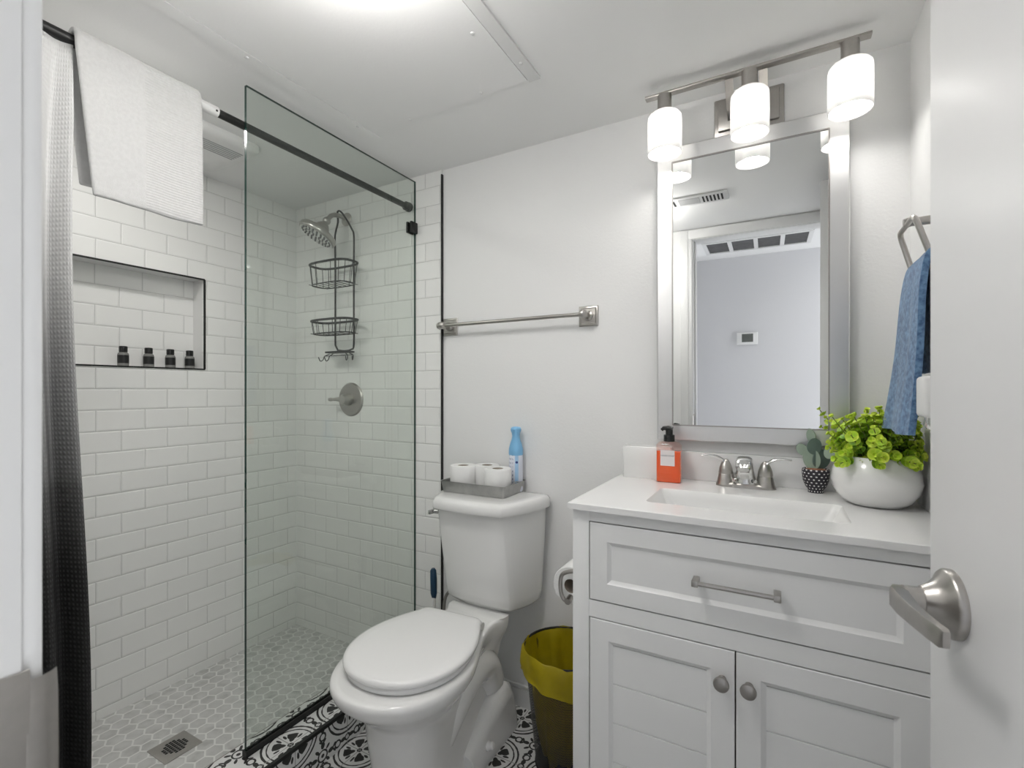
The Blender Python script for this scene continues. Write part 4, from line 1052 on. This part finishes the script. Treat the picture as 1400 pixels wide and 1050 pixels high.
# drain
dn = thing('floor_drain', 'square steel floor drain in the hexagon mosaic', 'drain', (-1.79, .87, .004))
bm = NB(); box(bm, -1.848, -1.732, .812, .928, .004, .007, bev=.001); pt = obj('plate', bm, nickel, dn)
bm = NB()
for i in range(7):
    for j in range(7):
        x, y = -1.79 + (i - 3) * .0105, .87 + (j - 3) * .0105
        if (i - 3) ** 2 + (j - 3) ** 2 <= 11: box(bm, x - .0042, x + .0042, y - .0042, y + .0042, .0068, .0074)
obj('slots', bm, dark, pt, smooth=False)
# toiletry bottles in the niche
amber = mat('dark_bottle', (.05, .048, .045), .2, noise=30, var=.2); lblm = mat('dark_label', (.008, .008, .008), .5, noise=30, var=.2); clr = mat('bottle_base_grey', (.22, .22, .21), .25, noise=30, var=.1)
pos = [(-2.222, .897), (-2.222, .983), (-2.222, 1.062), (-2.222, 1.137)]
labs = ['small black toiletry bottle in the niche, leftmost of the four', 'small black toiletry bottle in the niche, second from the left', 'small black toiletry bottle in the niche, third from the left', 'small black toiletry bottle in the niche, nearest its right side']
proto = None
for (x, y), lb_ in zip(pos, labs):
    if proto is None:
        proto = thing('toiletry_bottle', lb_, 'bottle', (x, y, nz0 + .0005), 'toiletry bottles in the niche')
        bm = NB(); lathe(bm, [(.0165, 0), (.018, .002), (.018, .046), (.0165, .053), (.010, .058)], (x, y, nz0), n=24); bd = obj('body', bm, clr, proto)
        bm = NB(); lathe(bm, [(.0183, .014), (.0183, .045)], (x, y, nz0), n=24, cap0=False, cap1=False); obj('label', bm, lblm, bd)
        bm = NB(); lathe(bm, [(.0135, .057), (.0138, .060), (.0138, .078), (.012, .080)], (x, y, nz0), n=24); obj('cap', bm, blackp, proto)
    else:
        r_ = proto.copy(); COL.objects.link(r_); r_.location = (x, y, nz0 + .0005); r_['label'] = lb_
        for ch in list(proto.children):
            c_ = ch.copy(); COL.objects.link(c_); c_.parent = r_
            for g_ in list(ch.children):
                d_ = g_.copy(); COL.objects.link(d_); d_.parent = c_

# ------------------------------------------------------------------ the open door with its lever
HXp = JX1
dl = thing('bathroom_door', 'white flush bathroom door standing open at the right edge', 'door', (HXp, YD, .012))
L = .6625
bm = NB(); box(bm, HXp, HXp + .035, YD, YD + L, .012, DH - .004, bev=.0015); obj('leaf', bm, doorp, dl)
hy_, hz = YD + L - .063, .968
bm = NB(); lathe(bm, [(.0385, 0), (.0385, .006), (.036, .009), (.030, .012), (.022, .020), (.0175, .028), (.016, .030)], (HXp, hy_, hz), (-1, 0, 0), 40); ro = obj('rose', bm, nickel, dl, ang=40)
bm = NB(); cyl(bm, (HXp - .028, hy_, hz), (HXp - .047, hy_, hz), .0145); obj('neck', bm, nickel, ro)
bm = NB(); rings = []
for k, (yy, xx, th_, hh_) in enumerate(((.016, -.045, .003, .007), (.013, -.049, .006, .0105), (.0, -.0515, .009, .0125), (-.02, -.0530, .0080, .0120), (-.05, -.0525, .0060, .0105), (-.08, -.0495, .0050, .0100), (-.100, -.0460, .0048, .0098), (-.104, -.0450, .0030, .0080))):
    rings.append([(HXp + xx - th_ * a, hy_ + yy, hz + hh_ * b_) for a, b_ in ((-1, -.8), (-.8, -1), (.8, -1), (1, -.8), (1, .8), (.8, 1), (-.8, 1), (-1, .8))])
loft(bm, rings); obj('lever', bm, nickel, ro, ang=50)
bm = NB(); lathe(bm, [(.033, 0), (.033, .006), (.016, .020), (.016, .03)], (HXp + .035, hy_, hz), (1, 0, 0), 32); obj('rose', bm, nickel, dl)
bm = NB(); box(bm, HXp + .004, HXp + .031, YD + L - .0005, YD + L + .0015, hz - .028, hz + .028); obj('latch_plate', bm, nickel, dl, smooth=False)
for z in (.25, 1.05, 1.83):
    bm = NB(); cyl(bm, (HXp - .004, YD + .002, z - .045), (HXp - .004, YD + .002, z + .045), .006); obj('hinge', bm, nickel, dl)
dl.rotation_euler = (0, 0, math.radians(7.29))
